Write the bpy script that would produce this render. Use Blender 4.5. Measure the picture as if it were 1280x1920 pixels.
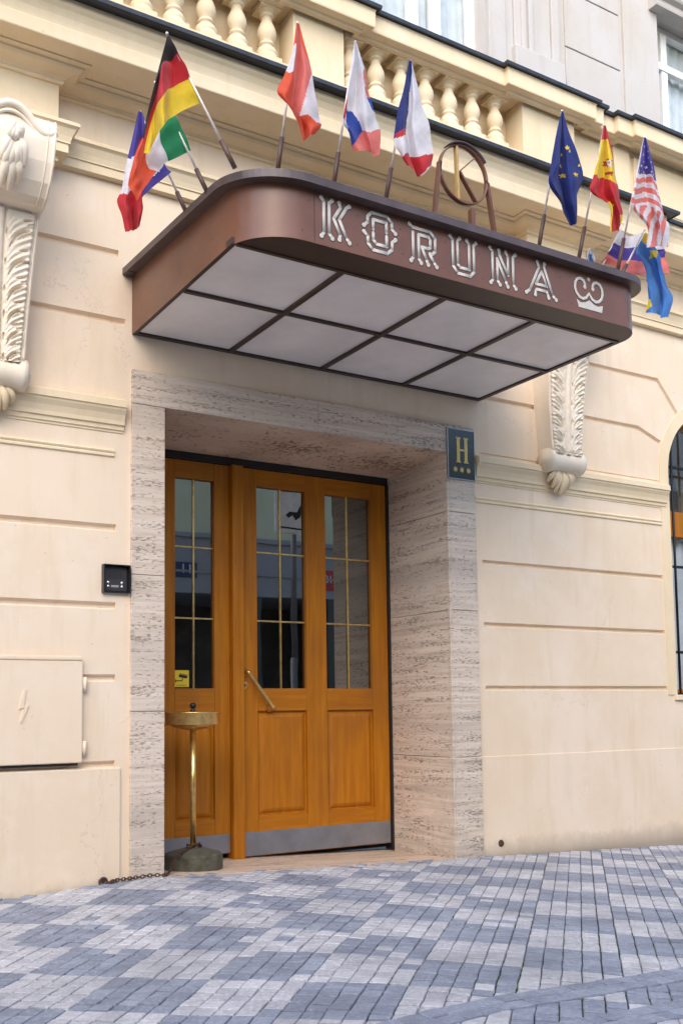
import bpy, bmesh, math, random, json
from mathutils import Vector, Matrix
for o in list(bpy.data.objects): bpy.data.objects.remove(o, do_unlink=True)
sc = bpy.context.scene
C = sc.collection
R = math.radians
random.seed(7)

# ---------------------------------------------------------------- camera
cd = bpy.data.cameras.new('camera'); cam = bpy.data.objects.new('camera', cd); C.objects.link(cam)
cam.location = (0, -5, 0.895)
yaw, pitch, roll = R(-31.93242919), R(4.93833358), R(0.78933272)
Rm = Matrix.Rotation(yaw, 3, 'Z') @ Matrix.Rotation(pitch, 3, 'X') @ Matrix.Rotation(roll, 3, 'Y')
right, fwd, up = Rm @ Vector((1,0,0)), Rm @ Vector((0,1,0)), Rm @ Vector((0,0,1))
M = Matrix((right, up, -fwd)).transposed()
cam.rotation_euler = M.to_euler()
cd.sensor_fit = 'VERTICAL'; cd.sensor_height = 36; cd.sensor_width = 24
cd.lens = 1889.62/1920*36
cd.shift_y = (1169.66-960)/1920
cd.clip_start = .05; cd.clip_end = 500
sc.camera = cam
sc.render.resolution_x, sc.render.resolution_y = 682, 1024

# ---------------------------------------------------------------- sky, sun, exposure
SUN_EL, SUN_AZ = R(38), R(215)      # azimuth clockwise from +Y: the sun is in the street behind the camera
w = bpy.data.worlds.new("World"); sc.world = w; w.use_nodes = True
nt = w.node_tree
sky = nt.nodes.new('ShaderNodeTexSky'); sky.sky_type = 'NISHITA'; sky.sun_disc = False
sky.sun_elevation = SUN_EL; sky.sun_rotation = SUN_AZ; sky.dust_density = 1.5; sky.ozone_density = 1.0
nt.links.new(sky.outputs[0], nt.nodes['Background'].inputs[0]); nt.nodes['Background'].inputs[1].default_value = .15
sd = bpy.data.lights.new('sun', 'SUN'); sd.energy = 0.7; sd.angle = R(85); sd.color = (1, .985, .96)
so = bpy.data.objects.new('sun', sd); C.objects.link(so)
sdir = Vector((math.sin(SUN_AZ)*math.cos(SUN_EL), math.cos(SUN_AZ)*math.cos(SUN_EL), math.sin(SUN_EL)))
so.rotation_euler = sdir.to_track_quat('Z', 'Y').to_euler(); so.location = (0, -4, 14)
sc.view_settings.view_transform = 'Standard'; sc.view_settings.look = 'None'
sc.view_settings.exposure = 1.48; sc.view_settings.gamma = 1
try: sc.cycles.max_bounces = 8
except Exception: pass

# ---------------------------------------------------------------- materials
def newmat(name):
    m = bpy.data.materials.new(name); m.use_nodes = True
    b = m.node_tree.nodes['Principled BSDF']
    return m, m.node_tree, b
def col(c): return (c[0], c[1], c[2], 1)
def noise(nt, scale, detail=4, rough=.6, vec=None, dim='3D'):
    n = nt.nodes.new('ShaderNodeTexNoise'); n.inputs['Scale'].default_value = scale
    n.inputs['Detail'].default_value = detail; n.inputs['Roughness'].default_value = rough
    if vec: nt.links.new(vec, n.inputs['Vector'])
    return n
def coords(nt, scale=(1,1,1), rot=(0,0,0)):
    t = nt.nodes.new('ShaderNodeNewGeometry'); mp = nt.nodes.new('ShaderNodeMapping')
    mp.inputs['Scale'].default_value = scale; mp.inputs['Rotation'].default_value = rot
    nt.links.new(t.outputs['Position'], mp.inputs['Vector']); return mp.outputs[0]
def ramp(nt, fac, stops):
    r = nt.nodes.new('ShaderNodeValToRGB'); e = r.color_ramp.elements
    while len(e) < len(stops): e.new(.5)
    for k, (p, c) in enumerate(stops):
        e[k].position = p; e[k].color = col(c) if len(c) == 3 else c
    nt.links.new(fac, r.inputs[0]); return r.outputs[0]
def mix(nt, a, b, fac, mode='MIX'):
    m = nt.nodes.new('ShaderNodeMix'); m.data_type = 'RGBA'; m.blend_type = mode
    for sock, v in ((m.inputs[6], a), (m.inputs[7], b)):
        if isinstance(v, tuple): sock.default_value = col(v)
        else: nt.links.new(v, sock)
    if isinstance(fac, (int, float)): m.inputs[0].default_value = fac
    else: nt.links.new(fac, m.inputs[0])
    return m.outputs[2]
def bump(nt, b, h, strength=.3, dist=.01):
    n = nt.nodes.new('ShaderNodeBump'); n.inputs['Strength'].default_value = strength; n.inputs['Distance'].default_value = dist
    nt.links.new(h, n.inputs['Height']); nt.links.new(n.outputs[0], b.inputs['Normal']); return n
def simple(name, c, rough=.5, metal=0, var=.12, vs=14, bs=.15, bd=.004, spec=.5, coat=0):
    m, nt, b = newmat(name)
    v = coords(nt)
    n = noise(nt, vs, 5, .6, v)
    lo = tuple(x*(1-var) for x in c); hi = tuple(min(1, x*(1+var)) for x in c)
    nt.links.new(ramp(nt, n.outputs[0], [(.3, lo), (.7, hi)]), b.inputs['Base Color'])
    b.inputs['Roughness'].default_value = rough; b.inputs['Metallic'].default_value = metal
    b.inputs['Specular IOR Level'].default_value = spec; b.inputs['Coat Weight'].default_value = coat
    b.inputs['Coat Roughness'].default_value = .12
    n2 = noise(nt, vs*6, 3, .6, v); bump(nt, b, n2.outputs[0], bs, bd)
    return m
def plaster(name, c, dirt=False):
    m, nt, b = newmat(name)
    v = coords(nt)
    big = noise(nt, 1.7, 5, .55, v)
    base = ramp(nt, big.outputs[0], [(.3, tuple(x*k for x, k in zip(c, (.97, .94, .88)))), (.7, tuple(x*k for x, k in zip(c, (1.02, 1.03, 1.05))))])
    vs = coords(nt, (5, 5, .7)); st = noise(nt, 2.0, 5, .65, vs)
    base = mix(nt, base, tuple(x*k for x, k in zip(c, (.86, .80, .70))), ramp(nt, st.outputs[0], [(.52, (0,0,0)), (.80, (.7,.7,.7))]))
    pt = noise(nt, .8, 7, .7, v)
    base = mix(nt, base, tuple(x*k for x, k in zip(c, (.93, .88, .80))), ramp(nt, pt.outputs[0], [(.47, (0,0,0)), (.56, (.55,.55,.55))]))
    rn = noise(nt, 3.2, 6, .7, coords(nt, (3.4, 3.4, .35)))
    base = mix(nt, base, tuple(x*k for x, k in zip(c, (.80, .73, .62))), ramp(nt, rn.outputs[0], [(.60, (0,0,0)), (.78, (.38,.38,.38))]))
    vo = nt.nodes.new('ShaderNodeTexVoronoi'); vo.feature = 'DISTANCE_TO_EDGE'; vo.inputs['Scale'].default_value = .9
    wn = noise(nt, 4, 6, .7, v); va = nt.nodes.new('ShaderNodeVectorMath'); va.operation = 'MULTIPLY_ADD'; va.inputs[1].default_value = (.35,.35,.35)
    nt.links.new(wn.outputs['Color'], va.inputs[0]); nt.links.new(v, va.inputs[2]); nt.links.new(va.outputs[0], vo.inputs['Vector'])
    ck = nt.nodes.new('ShaderNodeMath'); ck.operation = 'LESS_THAN'; ck.inputs[1].default_value = .0016; nt.links.new(vo.outputs['Distance'], ck.inputs[0])
    ms = ramp(nt, noise(nt, .9, 3, .5, v).outputs[0], [(.50, (0,0,0)), (.60, (.42,.42,.42))])
    cm = nt.nodes.new('ShaderNodeMath'); cm.operation = 'MULTIPLY'; nt.links.new(ck.outputs[0], cm.inputs[0]); nt.links.new(ms, cm.inputs[1])
    base = mix(nt, base, tuple(x*.5 for x in c), cm.outputs[0])
    sp = noise(nt, 38, 2, .5, v)
    base = mix(nt, base, tuple(x*.62 for x in c), ramp(nt, sp.outputs[0], [(.735, (0,0,0)), (.77, (.55,.55,.55))]))
    if dirt:   # splash dirt at the foot of the wall
        sep = nt.nodes.new('ShaderNodeSeparateXYZ'); g = nt.nodes.new('ShaderNodeNewGeometry'); nt.links.new(g.outputs['Position'], sep.inputs[0])
        a = nt.nodes.new('ShaderNodeMath'); a.operation = 'MULTIPLY_ADD'; a.inputs[1].default_value = .22; a.inputs[2].default_value = -.04
        nt.links.new(noise(nt, 5, 7, .75, coords(nt, (1.6, 1.6, 1.2))).outputs[0], a.inputs[0])
        l = nt.nodes.new('ShaderNodeMapRange'); l.inputs['From Min'].default_value = -.07; l.inputs['To Min'].default_value = .75; l.inputs['To Max'].default_value = 0
        nt.links.new(a.outputs[0], l.inputs['From Max']); nt.links.new(sep.outputs['Z'], l.inputs['Value'])
        base = mix(nt, base, (.27, .22, .165), l.outputs[0])
    nt.links.new(base, b.inputs['Base Color']); b.inputs['Roughness'].default_value = .82; b.inputs['Specular IOR Level'].default_value = .25
    f = noise(nt, 120, 4, .65, v); g2 = noise(nt, 9, 4, .6, v)
    mm = nt.nodes.new('ShaderNodeMath'); mm.operation = 'ADD'; nt.links.new(f.outputs[0], mm.inputs[0]); nt.links.new(g2.outputs[0], mm.inputs[1])
    bump(nt, b, mm.outputs[0], .22, .004)
    return m
def travertine(name, tint=(1,1,1), flat=False):
    m, nt, b = newmat(name)
    s = (.7, .7, 20) if not flat else (.7, 20, .7)
    v = coords(nt, s)
    n = noise(nt, 2.4, 8, .68, v); n.inputs['Distortion'].default_value = .25
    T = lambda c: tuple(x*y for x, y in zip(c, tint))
    base = ramp(nt, n.outputs[0], [(.22, T((.42,.31,.22))), (.40, T((.62,.49,.375))), (.54, T((.75,.61,.48))), (.75, T((.84,.72,.59)))])
    bn = noise(nt, 1.0, 4, .6, coords(nt, (.35, .35, 7) if not flat else (.35, 7, .35)))
    base = mix(nt, base, T((.47,.385,.31)), ramp(nt, bn.outputs[0], [(.50, (0,0,0)), (.68, (.7,.7,.7))]))
    v2 = coords(nt, (34, 34, 150) if not flat else (34, 150, 34))
    p = noise(nt, 1.0, 5, .6, v2); reg = noise(nt, 1.0, 3, .6, coords(nt, (2.0, 2.0, 22) if not flat else (2.0, 22, 2.0)))
    ad = nt.nodes.new('ShaderNodeMath'); ad.operation = 'MULTIPLY_ADD'; ad.inputs[1].default_value = .62
    nt.links.new(reg.outputs[0], ad.inputs[0]); nt.links.new(p.outputs[0], ad.inputs[2])
    pit = ramp(nt, ad.outputs[0], [(.885, (0,0,0)), (.95, (.9,.9,.9))])
    base = mix(nt, base, T((.27,.20,.145)), pit)
    if not flat:
        g = nt.nodes.new('ShaderNodeNewGeometry'); sep = nt.nodes.new('ShaderNodeSeparateXYZ'); nt.links.new(g.outputs['Position'], sep.inputs[0])
        gr = nt.nodes.new('ShaderNodeMapRange'); gr.inputs['From Min'].default_value = .0; gr.inputs['From Max'].default_value = .75; gr.inputs['To Min'].default_value = .75; gr.inputs['To Max'].default_value = 0
        nt.links.new(sep.outputs['Z'], gr.inputs['Value']); gn = ramp(nt, noise(nt, 6, 6, .7, coords(nt, (1, 1, 2.5))).outputs[0], [(.40, (0,0,0)), (.70, (.7,.7,.7))])
        gm = nt.nodes.new('ShaderNodeMath'); gm.operation = 'MULTIPLY'; nt.links.new(gr.outputs[0], gm.inputs[0]); nt.links.new(gn, gm.inputs[1])
        base = mix(nt, base, (.36,.31,.25), gm.outputs[0])
    at = nt.nodes.new('ShaderNodeAttribute'); at.attribute_name = 'slab'
    base = mix(nt, base, T((.50,.42,.35)), at.outputs['Fac'])
    nt.links.new(base, b.inputs['Base Color']); b.inputs['Roughness'].default_value = .55
    inv = nt.nodes.new('ShaderNodeInvert'); nt.links.new(pit, inv.inputs['Color']); bump(nt, b, inv.outputs[0], .6, .006)
    return m
def wood(name, horiz=False, tone=(1,1,1)):
    m, nt, b = newmat(name)
    v = coords(nt, (.9, 6, 14) if horiz else (14, 6, .9))
    n = noise(nt, 2.6, 8, .62, v); n.inputs['Distortion'].default_value = .3
    T = lambda c: tuple(x*y for x, y in zip(c, tone))
    base = ramp(nt, n.outputs[0], [(.28, T((.35,.108,.003))), (.48, T((.42,.142,.004))), (.70, T((.49,.180,.007)))])
    fv = coords(nt, (3, 20, 130) if horiz else (130, 20, 3)); f = noise(nt, 1.6, 4, .6, fv)
    base = mix(nt, base, T((.24,.085,.012)), ramp(nt, f.outputs[0], [(.55, (0,0,0)), (.72, (.45,.45,.45))]))
    bl = noise(nt, 2.2, 3, .5, coords(nt, (1.5, 1.5, .8)))
    base = mix(nt, base, T((.25,.088,.014)), ramp(nt, bl.outputs[0], [(.5, (0,0,0)), (.75, (.5,.5,.5))]))
    nt.links.new(base, b.inputs['Base Color']); b.inputs['Roughness'].default_value = .5; b.inputs['Specular IOR Level'].default_value = .3; b.inputs['Coat Weight'].default_value = .05
    b.inputs['Coat Roughness'].default_value = .25; bump(nt, b, f.outputs[0], .15, .002)
    return m
def glass(name, tint=(.35,.37,.36), ior=2.9):
    m, nt, b = newmat(name); nt.nodes.remove(b)
    out = [n for n in nt.nodes if n.type == 'OUTPUT_MATERIAL'][0]
    t = nt.nodes.new('ShaderNodeBsdfTransparent'); t.inputs[0].default_value = col(tint)
    g = nt.nodes.new('ShaderNodeBsdfGlossy'); g.inputs['Roughness'].default_value = .008; g.inputs['Color'].default_value = (.95,.98,.96,1)
    f = nt.nodes.new('ShaderNodeFresnel'); f.inputs[0].default_value = ior
    wv = noise(nt, 3.0, 1, .4, coords(nt)); bp = nt.nodes.new('ShaderNodeBump'); bp.inputs['Strength'].default_value = .05; bp.inputs['Distance'].default_value = .01
    nt.links.new(wv.outputs[0], bp.inputs['Height']); nt.links.new(bp.outputs[0], g.inputs['Normal'])
    ge = nt.nodes.new('ShaderNodeNewGeometry'); iv = nt.nodes.new('ShaderNodeMath'); iv.operation = 'SUBTRACT'; iv.inputs[0].default_value = 1; nt.links.new(ge.outputs['Backfacing'], iv.inputs[1])
    mu = nt.nodes.new('ShaderNodeMath'); mu.operation = 'MULTIPLY'; nt.links.new(f.outputs[0], mu.inputs[0]); nt.links.new(iv.outputs[0], mu.inputs[1])
    x = nt.nodes.new('ShaderNodeMixShader'); nt.links.new(mu.outputs[0], x.inputs[0]); nt.links.new(t.outputs[0], x.inputs[1]); nt.links.new(g.outputs[0], x.inputs[2])
    nt.links.new(x.outputs[0], out.inputs[0]); return m
def cloth(name, c):
    m, nt, b = newmat(name); out = [n for n in nt.nodes if n.type == 'OUTPUT_MATERIAL'][0]
    n = noise(nt, 30, 4, .6, coords(nt))
    cc = ramp(nt, n.outputs[0], [(.3, tuple(x*.86 for x in c)), (.7, c)])
    nt.links.new(cc, b.inputs['Base Color']); b.inputs['Roughness'].default_value = .7; b.inputs['Sheen Weight'].default_value = .15
    wv = nt.nodes.new('ShaderNodeTexNoise'); wv.inputs['Scale'].default_value = 22; wv.inputs['Detail'].default_value = 6; nt.links.new(coords(nt), wv.inputs['Vector']); bump(nt, b, wv.outputs[0], .6, .010)
    t = nt.nodes.new('ShaderNodeBsdfTranslucent'); nt.links.new(cc, t.inputs[0])
    x = nt.nodes.new('ShaderNodeMixShader'); x.inputs[0].default_value = .45
    nt.links.new(b.outputs[0], x.inputs[1]); nt.links.new(t.outputs[0], x.inputs[2]); nt.links.new(x.outputs[0], out.inputs[0]); return m

WALL = (.82,.67,.51)
M_ = dict(
 wall=plaster('cream_plaster', WALL, True), trim=plaster('cream_trim', (.80,.655,.45)), upper=plaster('pale_upper_plaster', (.50,.465,.44)),
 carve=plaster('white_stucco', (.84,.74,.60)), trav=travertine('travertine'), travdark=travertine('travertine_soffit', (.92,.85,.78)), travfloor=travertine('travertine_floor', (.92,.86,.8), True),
 wood=wood('oak_upright'), woodh=wood('oak_rail', True), woodl=wood('oak_panel', False, (1.04,1.02,1.0)),
 flash=simple('dark_sheet_metal', (.045,.047,.055), .42, .5, .25), brown=simple('brown_painted_metal', (.160,.066,.036), .33, 0, .18, 5, .10, .003, .4, .06),
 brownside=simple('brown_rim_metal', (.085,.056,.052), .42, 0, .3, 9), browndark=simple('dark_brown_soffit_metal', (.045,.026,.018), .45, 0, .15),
 frost=simple('frosted_soffit_glass', (.80,.76,.74), .2, 0, .12, 2.2, .04, .002, .5), inlay=simple('cream_letter_enamel', (.56,.52,.46), .6, 0, .08, 40, .05, .001, .2), groove=simple('letter_groove', (.045,.026,.02), .6),
 brass=simple('worn_brass', (.78,.52,.19), .30, .9, .25, 25, .2, .002), steel=simple('kick_plate_steel', (.30,.31,.34), .42, .7, .15, 6), black=simple('black_plastic', (.012,.011,.012), .35, 0, .2),
 blackjamb=simple('black_door_jamb', (.015,.012,.012), .5), concrete=simple('mossy_concrete', (.085,.078,.05), .9, 0, .5, 16, .6, .01), rust=simple('rusty_iron', (.11,.06,.04), .75, .5, .5, 60, .6, .004),
 pole=simple('pale_metal_pole', (.72,.64,.58), .35, .3, .2, 30), sleeve=simple('dark_brown_sleeve', (.10,.05,.035), .45), gold=simple('gold_paint', (.60,.42,.13), .4, .4, .15, 60), ringgold=simple('ochre_bar', (.45,.28,.10), .5, 0, .2, 30),
 glass=glass('door_glass'), winglass=glass('window_glass', (.90,.92,.93), 1.5), white=simple('white_window_paint', (.80,.79,.76), .45, 0, .05), curtain=simple('grey_curtain', (.72,.72,.71), .9, 0, .12, 8),
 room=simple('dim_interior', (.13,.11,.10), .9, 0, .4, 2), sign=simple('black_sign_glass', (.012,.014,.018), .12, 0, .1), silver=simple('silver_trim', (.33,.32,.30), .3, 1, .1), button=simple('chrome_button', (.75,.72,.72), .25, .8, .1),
 yellow=simple('yellow_sticker', (.72,.52,.02), .5, 0, .05), ink=simple('black_ink', (.015,.015,.015), .6), notice=simple('dim_notice', (.22,.17,.06), .6, 0, .3, 40), grille=simple('black_iron', (.012,.012,.014), .5, .4, .2),
 opp=plaster('opposite_cream', (.72,.73,.55)), oppband=plaster('opposite_grey', (.38,.38,.42)), oppdark=simple('opposite_shopfront', (.03,.03,.034), .3), poleg=simple('grey_street_pole', (.18,.18,.19), .5, .3), signwhite=simple('sign_white', (.75,.77,.8), .4), red=simple('plaque_red', (.5,.03,.03), .4), navy=simple('plaque_navy', (.02,.03,.12), .4),
 asphalt=simple('joint_dirt', (.035,.034,.034), .95, 0, .4, 9, .5, .01), paving=simple('street_granite', (.46,.43,.39), .85, 0, .2, 9, .4, .01), moss=simple('moss', (.05,.12,.015), .95, 0, .5, 40, .6, .01))
FC = dict(k=(.035,.028,.030), r=(.62,.025,.035), o=(.78,.10,.035), p=(.80,.20,.17), w=(.80,.78,.82), b=(.02,.06,.38), n=(.012,.028,.20), v=(.065,.04,.30), y=(.88,.64,.03), g=(.01,.26,.085), u=(.07,.24,.62), d=(.42,.05,.03))  # p in the austrian flag paints light coming through its red cloth
FM = {k: cloth('flag_cloth_' + k, v) for k, v in FC.items()}

# ---------------------------------------------------------------- mesh helpers
class MB:
    def __init__(s): s.v, s.f, s.mi, s.sm = [], [], [], []
    def add(s, vs, fs, mi=0, smooth=False):
        n = len(s.v); s.v += [tuple(v) for v in vs]
        for f in fs: s.f.append(tuple(i+n for i in f)); s.mi.append(mi); s.sm.append(smooth)
    def box(s, x0, x1, y0, y1, z0, z1, b=0, mi=0):
        if x0 > x1: x0, x1 = x1, x0
        if y0 > y1: y0, y1 = y1, y0
        if z0 > z1: z0, z1 = z1, z0
        if b <= 0:
            s.add([(x,y,z) for x in (x0,x1) for y in (y0,y1) for z in (z0,z1)], [(0,1,3,2),(4,6,7,5),(0,4,5,1),(2,3,7,6),(0,2,6,4),(1,5,7,3)], mi); return
        b = min(b, (x1-x0)*.45, (y1-y0)*.45, (z1-z0)*.45)
        bm = bmesh.new(); bmesh.ops.create_cube(bm, size=1)
        for v in bm.verts: v.co = Vector(((x0+x1)/2+v.co.x*(x1-x0), (y0+y1)/2+v.co.y*(y1-y0), (z0+z1)/2+v.co.z*(z1-z0)))
        bmesh.ops.bevel(bm, geom=bm.edges[:], offset=b, segments=2, affect='EDGES', profile=.6)
        s.frombm(bm, mi)
    def frombm(s, bm, mi=0, smooth=False):
        bm.verts.index_update(); s.add([v.co for v in bm.verts], [[v.index for v in f.verts] for f in bm.faces], mi, smooth); bm.free()
    def prism(s, poly, y0, y1, mi=0, b=0):      # polygon in (x,z) pushed along y
        bm = bmesh.new(); vs = [bm.verts.new((x, y0, z)) for x, z in poly]; f = bm.faces.new(vs)
        r = bmesh.ops.extrude_face_region(bm, geom=[f])
        for e in r['geom']:
            if isinstance(e, bmesh.types.BMVert): e.co.y = y1
        bmesh.ops.recalc_face_normals(bm, faces=bm.faces[:])
        if b: bmesh.ops.bevel(bm, geom=bm.edges[:], offset=b, segments=1, affect='EDGES')
        s.frombm(bm, mi)
    def sweep(s, prof, path, closed=False, caps=True, mi=0, smooth=False, zf=None):
        n = len(path); P = [Vector(p) for p in path]; rings = []
        for i in range(n):
            if closed: a, c = P[i-1], P[(i+1) % n]
            else: a, c = P[max(i-1,0)], P[min(i+1,n-1)]
            t1 = (P[i]-a).normalized() if (P[i]-a).length > 1e-9 else (c-P[i]).normalized()
            t2 = (c-P[i]).normalized() if (c-P[i]).length > 1e-9 else t1
            n1, n2 = Vector((t1.y,-t1.x)), Vector((t2.y,-t2.x)); m = n1+n2
            m = m/(1+n1.dot(n2)) if m.length > 1e-6 else n1
            rings.append([(P[i].x+m.x*d, P[i].y+m.y*d, z+(zf(P[i]) if zf else 0)) for d, z in prof])
        k = len(prof); vs = [v for r in rings for v in r]; fs = []
        for i in range(n if closed else n-1):
            j = (i+1) % n
            for q in range(k-1): fs.append((i*k+q, i*k+q+1, j*k+q+1, j*k+q))
            if caps: fs.append((i*k+k-1, i*k, j*k, j*k+k-1))
        if caps and not closed: fs += [tuple(range(k)), tuple(range((n-1)*k, n*k))[::-1]]
        s.add(vs, fs, mi, smooth)
    def tube(s, pts, rad, seg=8, mi=0, smooth=True, flat=(1,1,1), cap=True, closed=False):
        pts = [Vector(p) for p in pts]; n = len(pts)
        if not hasattr(rad, '__len__'): rad = [rad]*n
        ref = None; rings = []
        for i in range(n):
            if closed: t = (pts[(i+1) % n]-pts[i-1])
            else: t = pts[min(i+1,n-1)]-pts[max(i-1,0)]
            t = t.normalized() if t.length > 1e-9 else Vector((0,0,1))
            if ref is None: ref = Vector((0,0,1)) if abs(t.z) < .9 else Vector((1,0,0))
            u = (ref-t*ref.dot(t)).normalized(); w_ = t.cross(u); ref = u
            rings.append([pts[i]+Vector(tuple((u*math.cos(a)+w_*math.sin(a))[q]*rad[i]*flat[q] for q in range(3))) for a in [2*math.pi*k/seg for k in range(seg)]])
        vs = [v for r in rings for v in r]; fs = []
        for i in range(n if closed else n-1):
            j = (i+1) % n
            for k in range(seg): fs.append((i*seg+k, i*seg+(k+1) % seg, j*seg+(k+1) % seg, j*seg+k))
        if cap and not closed: fs += [tuple(range(seg))[::-1], tuple(range((n-1)*seg, n*seg))]
        s.add(vs, fs, mi, smooth)
    def lathe(s, prof, c, seg=24, axis='z', mi=0, smooth=True):
        vs, fs = [], []; k = len(prof)
        for i in range(seg):
            a = 2*math.pi*i/seg
            for r, h in prof:
                p = (r*math.cos(a), r*math.sin(a), h) if axis == 'z' else ((h, r*math.cos(a), r*math.sin(a)) if axis == 'x' else (r*math.cos(a), h, r*math.sin(a)))
                vs.append((c[0]+p[0], c[1]+p[1], c[2]+p[2]))
        for i in range(seg):
            j = (i+1) % seg
            for q in range(k-1): fs.append((i*k+q, j*k+q, j*k+q+1, i*k+q+1))
        s.add(vs, fs, mi, smooth)
    def ball(s, c, r, seg=12, mi=0, sc_=(1,1,1)):
        bm = bmesh.new(); bmesh.ops.create_uvsphere(bm, u_segments=seg, v_segments=max(6, seg//2), radius=r)
        for v in bm.verts: v.co = Vector((c[0]+v.co.x*sc_[0], c[1]+v.co.y*sc_[1], c[2]+v.co.z*sc_[2]))
        s.frombm(bm, mi, True)
    def obj(s, name, mats, parent=None, recalc=True):
        me = bpy.data.meshes.new(name); me.from_pydata(s.v, [], s.f)
        if not isinstance(mats, (list, tuple)): mats = [mats]
        for m in mats: me.materials.append(M_[m] if isinstance(m, str) else m)
        me.polygons.foreach_set('material_index', s.mi); me.polygons.foreach_set('use_smooth', s.sm)
        if recalc:
            bm = bmesh.new(); bm.from_mesh(me); bmesh.ops.recalc_face_normals(bm, faces=bm.faces[:]); bm.to_mesh(me); bm.free()
        me.update()
        o = bpy.data.objects.new(name, me); C.objects.link(o)
        if parent: o.parent = parent; o.matrix_parent_inverse = parent_world(parent).inverted()
        return o
def parent_world(p):
    m = Matrix.LocRotScale(p.location, p.rotation_euler, p.scale)
    if p.parent: return parent_world(p.parent) @ p.matrix_parent_inverse @ m
    return m
def empty(name, loc, label, cat, group=None):
    o = bpy.data.objects.new(name, None); o.location = loc; o.empty_display_size = .1; C.objects.link(o)
    o['label'] = label; o['category'] = cat
    if group: o['group'] = group
    return o
def tag(o, label=None, cat=None, group=None, kind=None):
    if label: o['label'] = label
    if cat: o['category'] = cat
    if group: o['group'] = group
    if kind: o['kind'] = kind
    return o
def arc(cx, cy, r, a0, a1, n):
    return [(cx+r*math.cos(R(a0+(a1-a0)*i/n)), cy+r*math.sin(R(a0+(a1-a0)*i/n))) for i in range(n+1)]
def baked_boolean(o, cutters):
    for k, c in enumerate(cutters):
        m = o.modifiers.new('cut%d' % k, 'BOOLEAN'); m.operation = 'DIFFERENCE'; m.solver = 'EXACT'; m.object = c
        m.use_self = False
    dg = bpy.context.evaluated_depsgraph_get(); me = bpy.data.meshes.new_from_object(o.evaluated_get(dg)); o.modifiers.clear(); o.data = me
    for c in cutters: bpy.data.objects.remove(c, do_unlink=True)
def cr(p, t):
    n = len(p)-1; s = min(t*n, n-1e-9); i = int(s); f = s-i
    p1, p2 = p[i], p[i+1]; p0 = p[i-1] if i > 0 else 2*p[0]-p[1]; p3 = p[i+2] if i+2 <= n else 2*p[n]-p[n-1]
    return .5*((2*p1)+(-p0+p2)*f+(2*p0-5*p1+4*p2-p3)*f*f+(-p0+3*p1-3*p2+p3)*f**3)
# ================================================================ GROUND
W = .02                                   # y of the plaster face
def zg(x, y):                             # the pavement falls to the right and slightly to the street
    b = .055-.040*(x-2) if x > 2 else .055-.035*(2-x)*min(1, (2-x)/.6)
    b = max(min(b, .06), -.6)
    return b + .012*y
def ground_sheet():
    g = MB(); xs = [-.9,0,.5,1,1.4,1.7,1.85,2,2.2,2.6,3,4,5,6,7,7.6]; ys = [-4.38,-3,-2,-1,0.0]
    for i, x in enumerate(xs):
        for y in ys: g.v.append((x, y, (zg(x, y) if x < 12 else zg(12, y))-.012))
    k = len(ys)
    for i in range(len(xs)-1):
        for j in range(k-1): g.f.append((i*k+j, (i+1)*k+j, (i+1)*k+j+1, i*k+j+1)); g.mi.append(0); g.sm.append(False)
    o = g.obj('street_ground', 'asphalt'); tag(o, kind='structure')
ground_sheet()
def street():
    g = MB(); xs = [-60,-30,-15,-8,-4,-2,-1,0,.5,1,1.4,1.7,1.85,2,2.2,2.6,3,4,5,6,7,8,12]; ys = [-14,-10,-6,-5,-4.38,-3,-2,-1,0.0]
    for x in xs:
        for y in ys: g.v.append((x, y, zg(x, y)-.016-(.0 if y < -4.4 or x < -1 or x > 7.8 else .02)))
    for x in (20, 60):
        for y in ys: g.v.append((x, y, zg(12, y)-.016))
    k = len(ys); n = len(xs)+2
    for i in range(n-1):
        for j in range(k-1): g.f.append((i*k+j, (i+1)*k+j, (i+1)*k+j+1, i*k+j+1)); g.mi.append(0); g.sm.append(False)
    tag(g.obj('street', 'paving'), kind='structure')
street()
far = MB(); far.box(-150, 150, -150, 120, -1.4, -.9); tag(far.obj('ground', 'asphalt'), kind='structure')

# small granite setts laid at 45 degrees to the wall in a light / blue-grey chequer
def stone_mat(name, c1, c2):
    m, nt, b = newmat(name); at = nt.nodes.new('ShaderNodeAttribute'); at.attribute_name = 'tone'
    v = coords(nt); n = noise(nt, 70, 5, .7, v); n2 = noise(nt, 9, 4, .6, v)
    base = mix(nt, c1, c2, at.outputs['Fac'])
    base = mix(nt, base, tuple(x*1.25 for x in c2), ramp(nt, n.outputs[0], [(.5, (0,0,0)), (.66, (.8,.8,.8))]))
    base = mix(nt, base, tuple(x*.6 for x in c1), ramp(nt, n.outputs[0], [(.30, (.65,.65,.65)), (.44, (0,0,0))]))
    base = mix(nt, base, tuple(x*.8 for x in c1), ramp(nt, n2.outputs[0], [(.45, (0,0,0)), (.72, (.6,.6,.6))]))
    big = noise(nt, 1.6, 6, .65, v); base = mix(nt, base, tuple(x*.62 for x in c1), ramp(nt, big.outputs[0], [(.47, (0,0,0)), (.68, (.6,.6,.6))]))
    nt.links.new(base, b.inputs['Base Color']); b.inputs['Roughness'].default_value = .62
    n3 = noise(nt, 42, 6, .72, v); bump(nt, b, n3.outputs[0], .8, .008); return m
M_['light'] = stone_mat('light_granite', (.39,.38,.40), (.56,.54,.545)); M_['dark'] = stone_mat('blue_grey_basalt', (.205,.22,.27), (.305,.325,.38))
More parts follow.
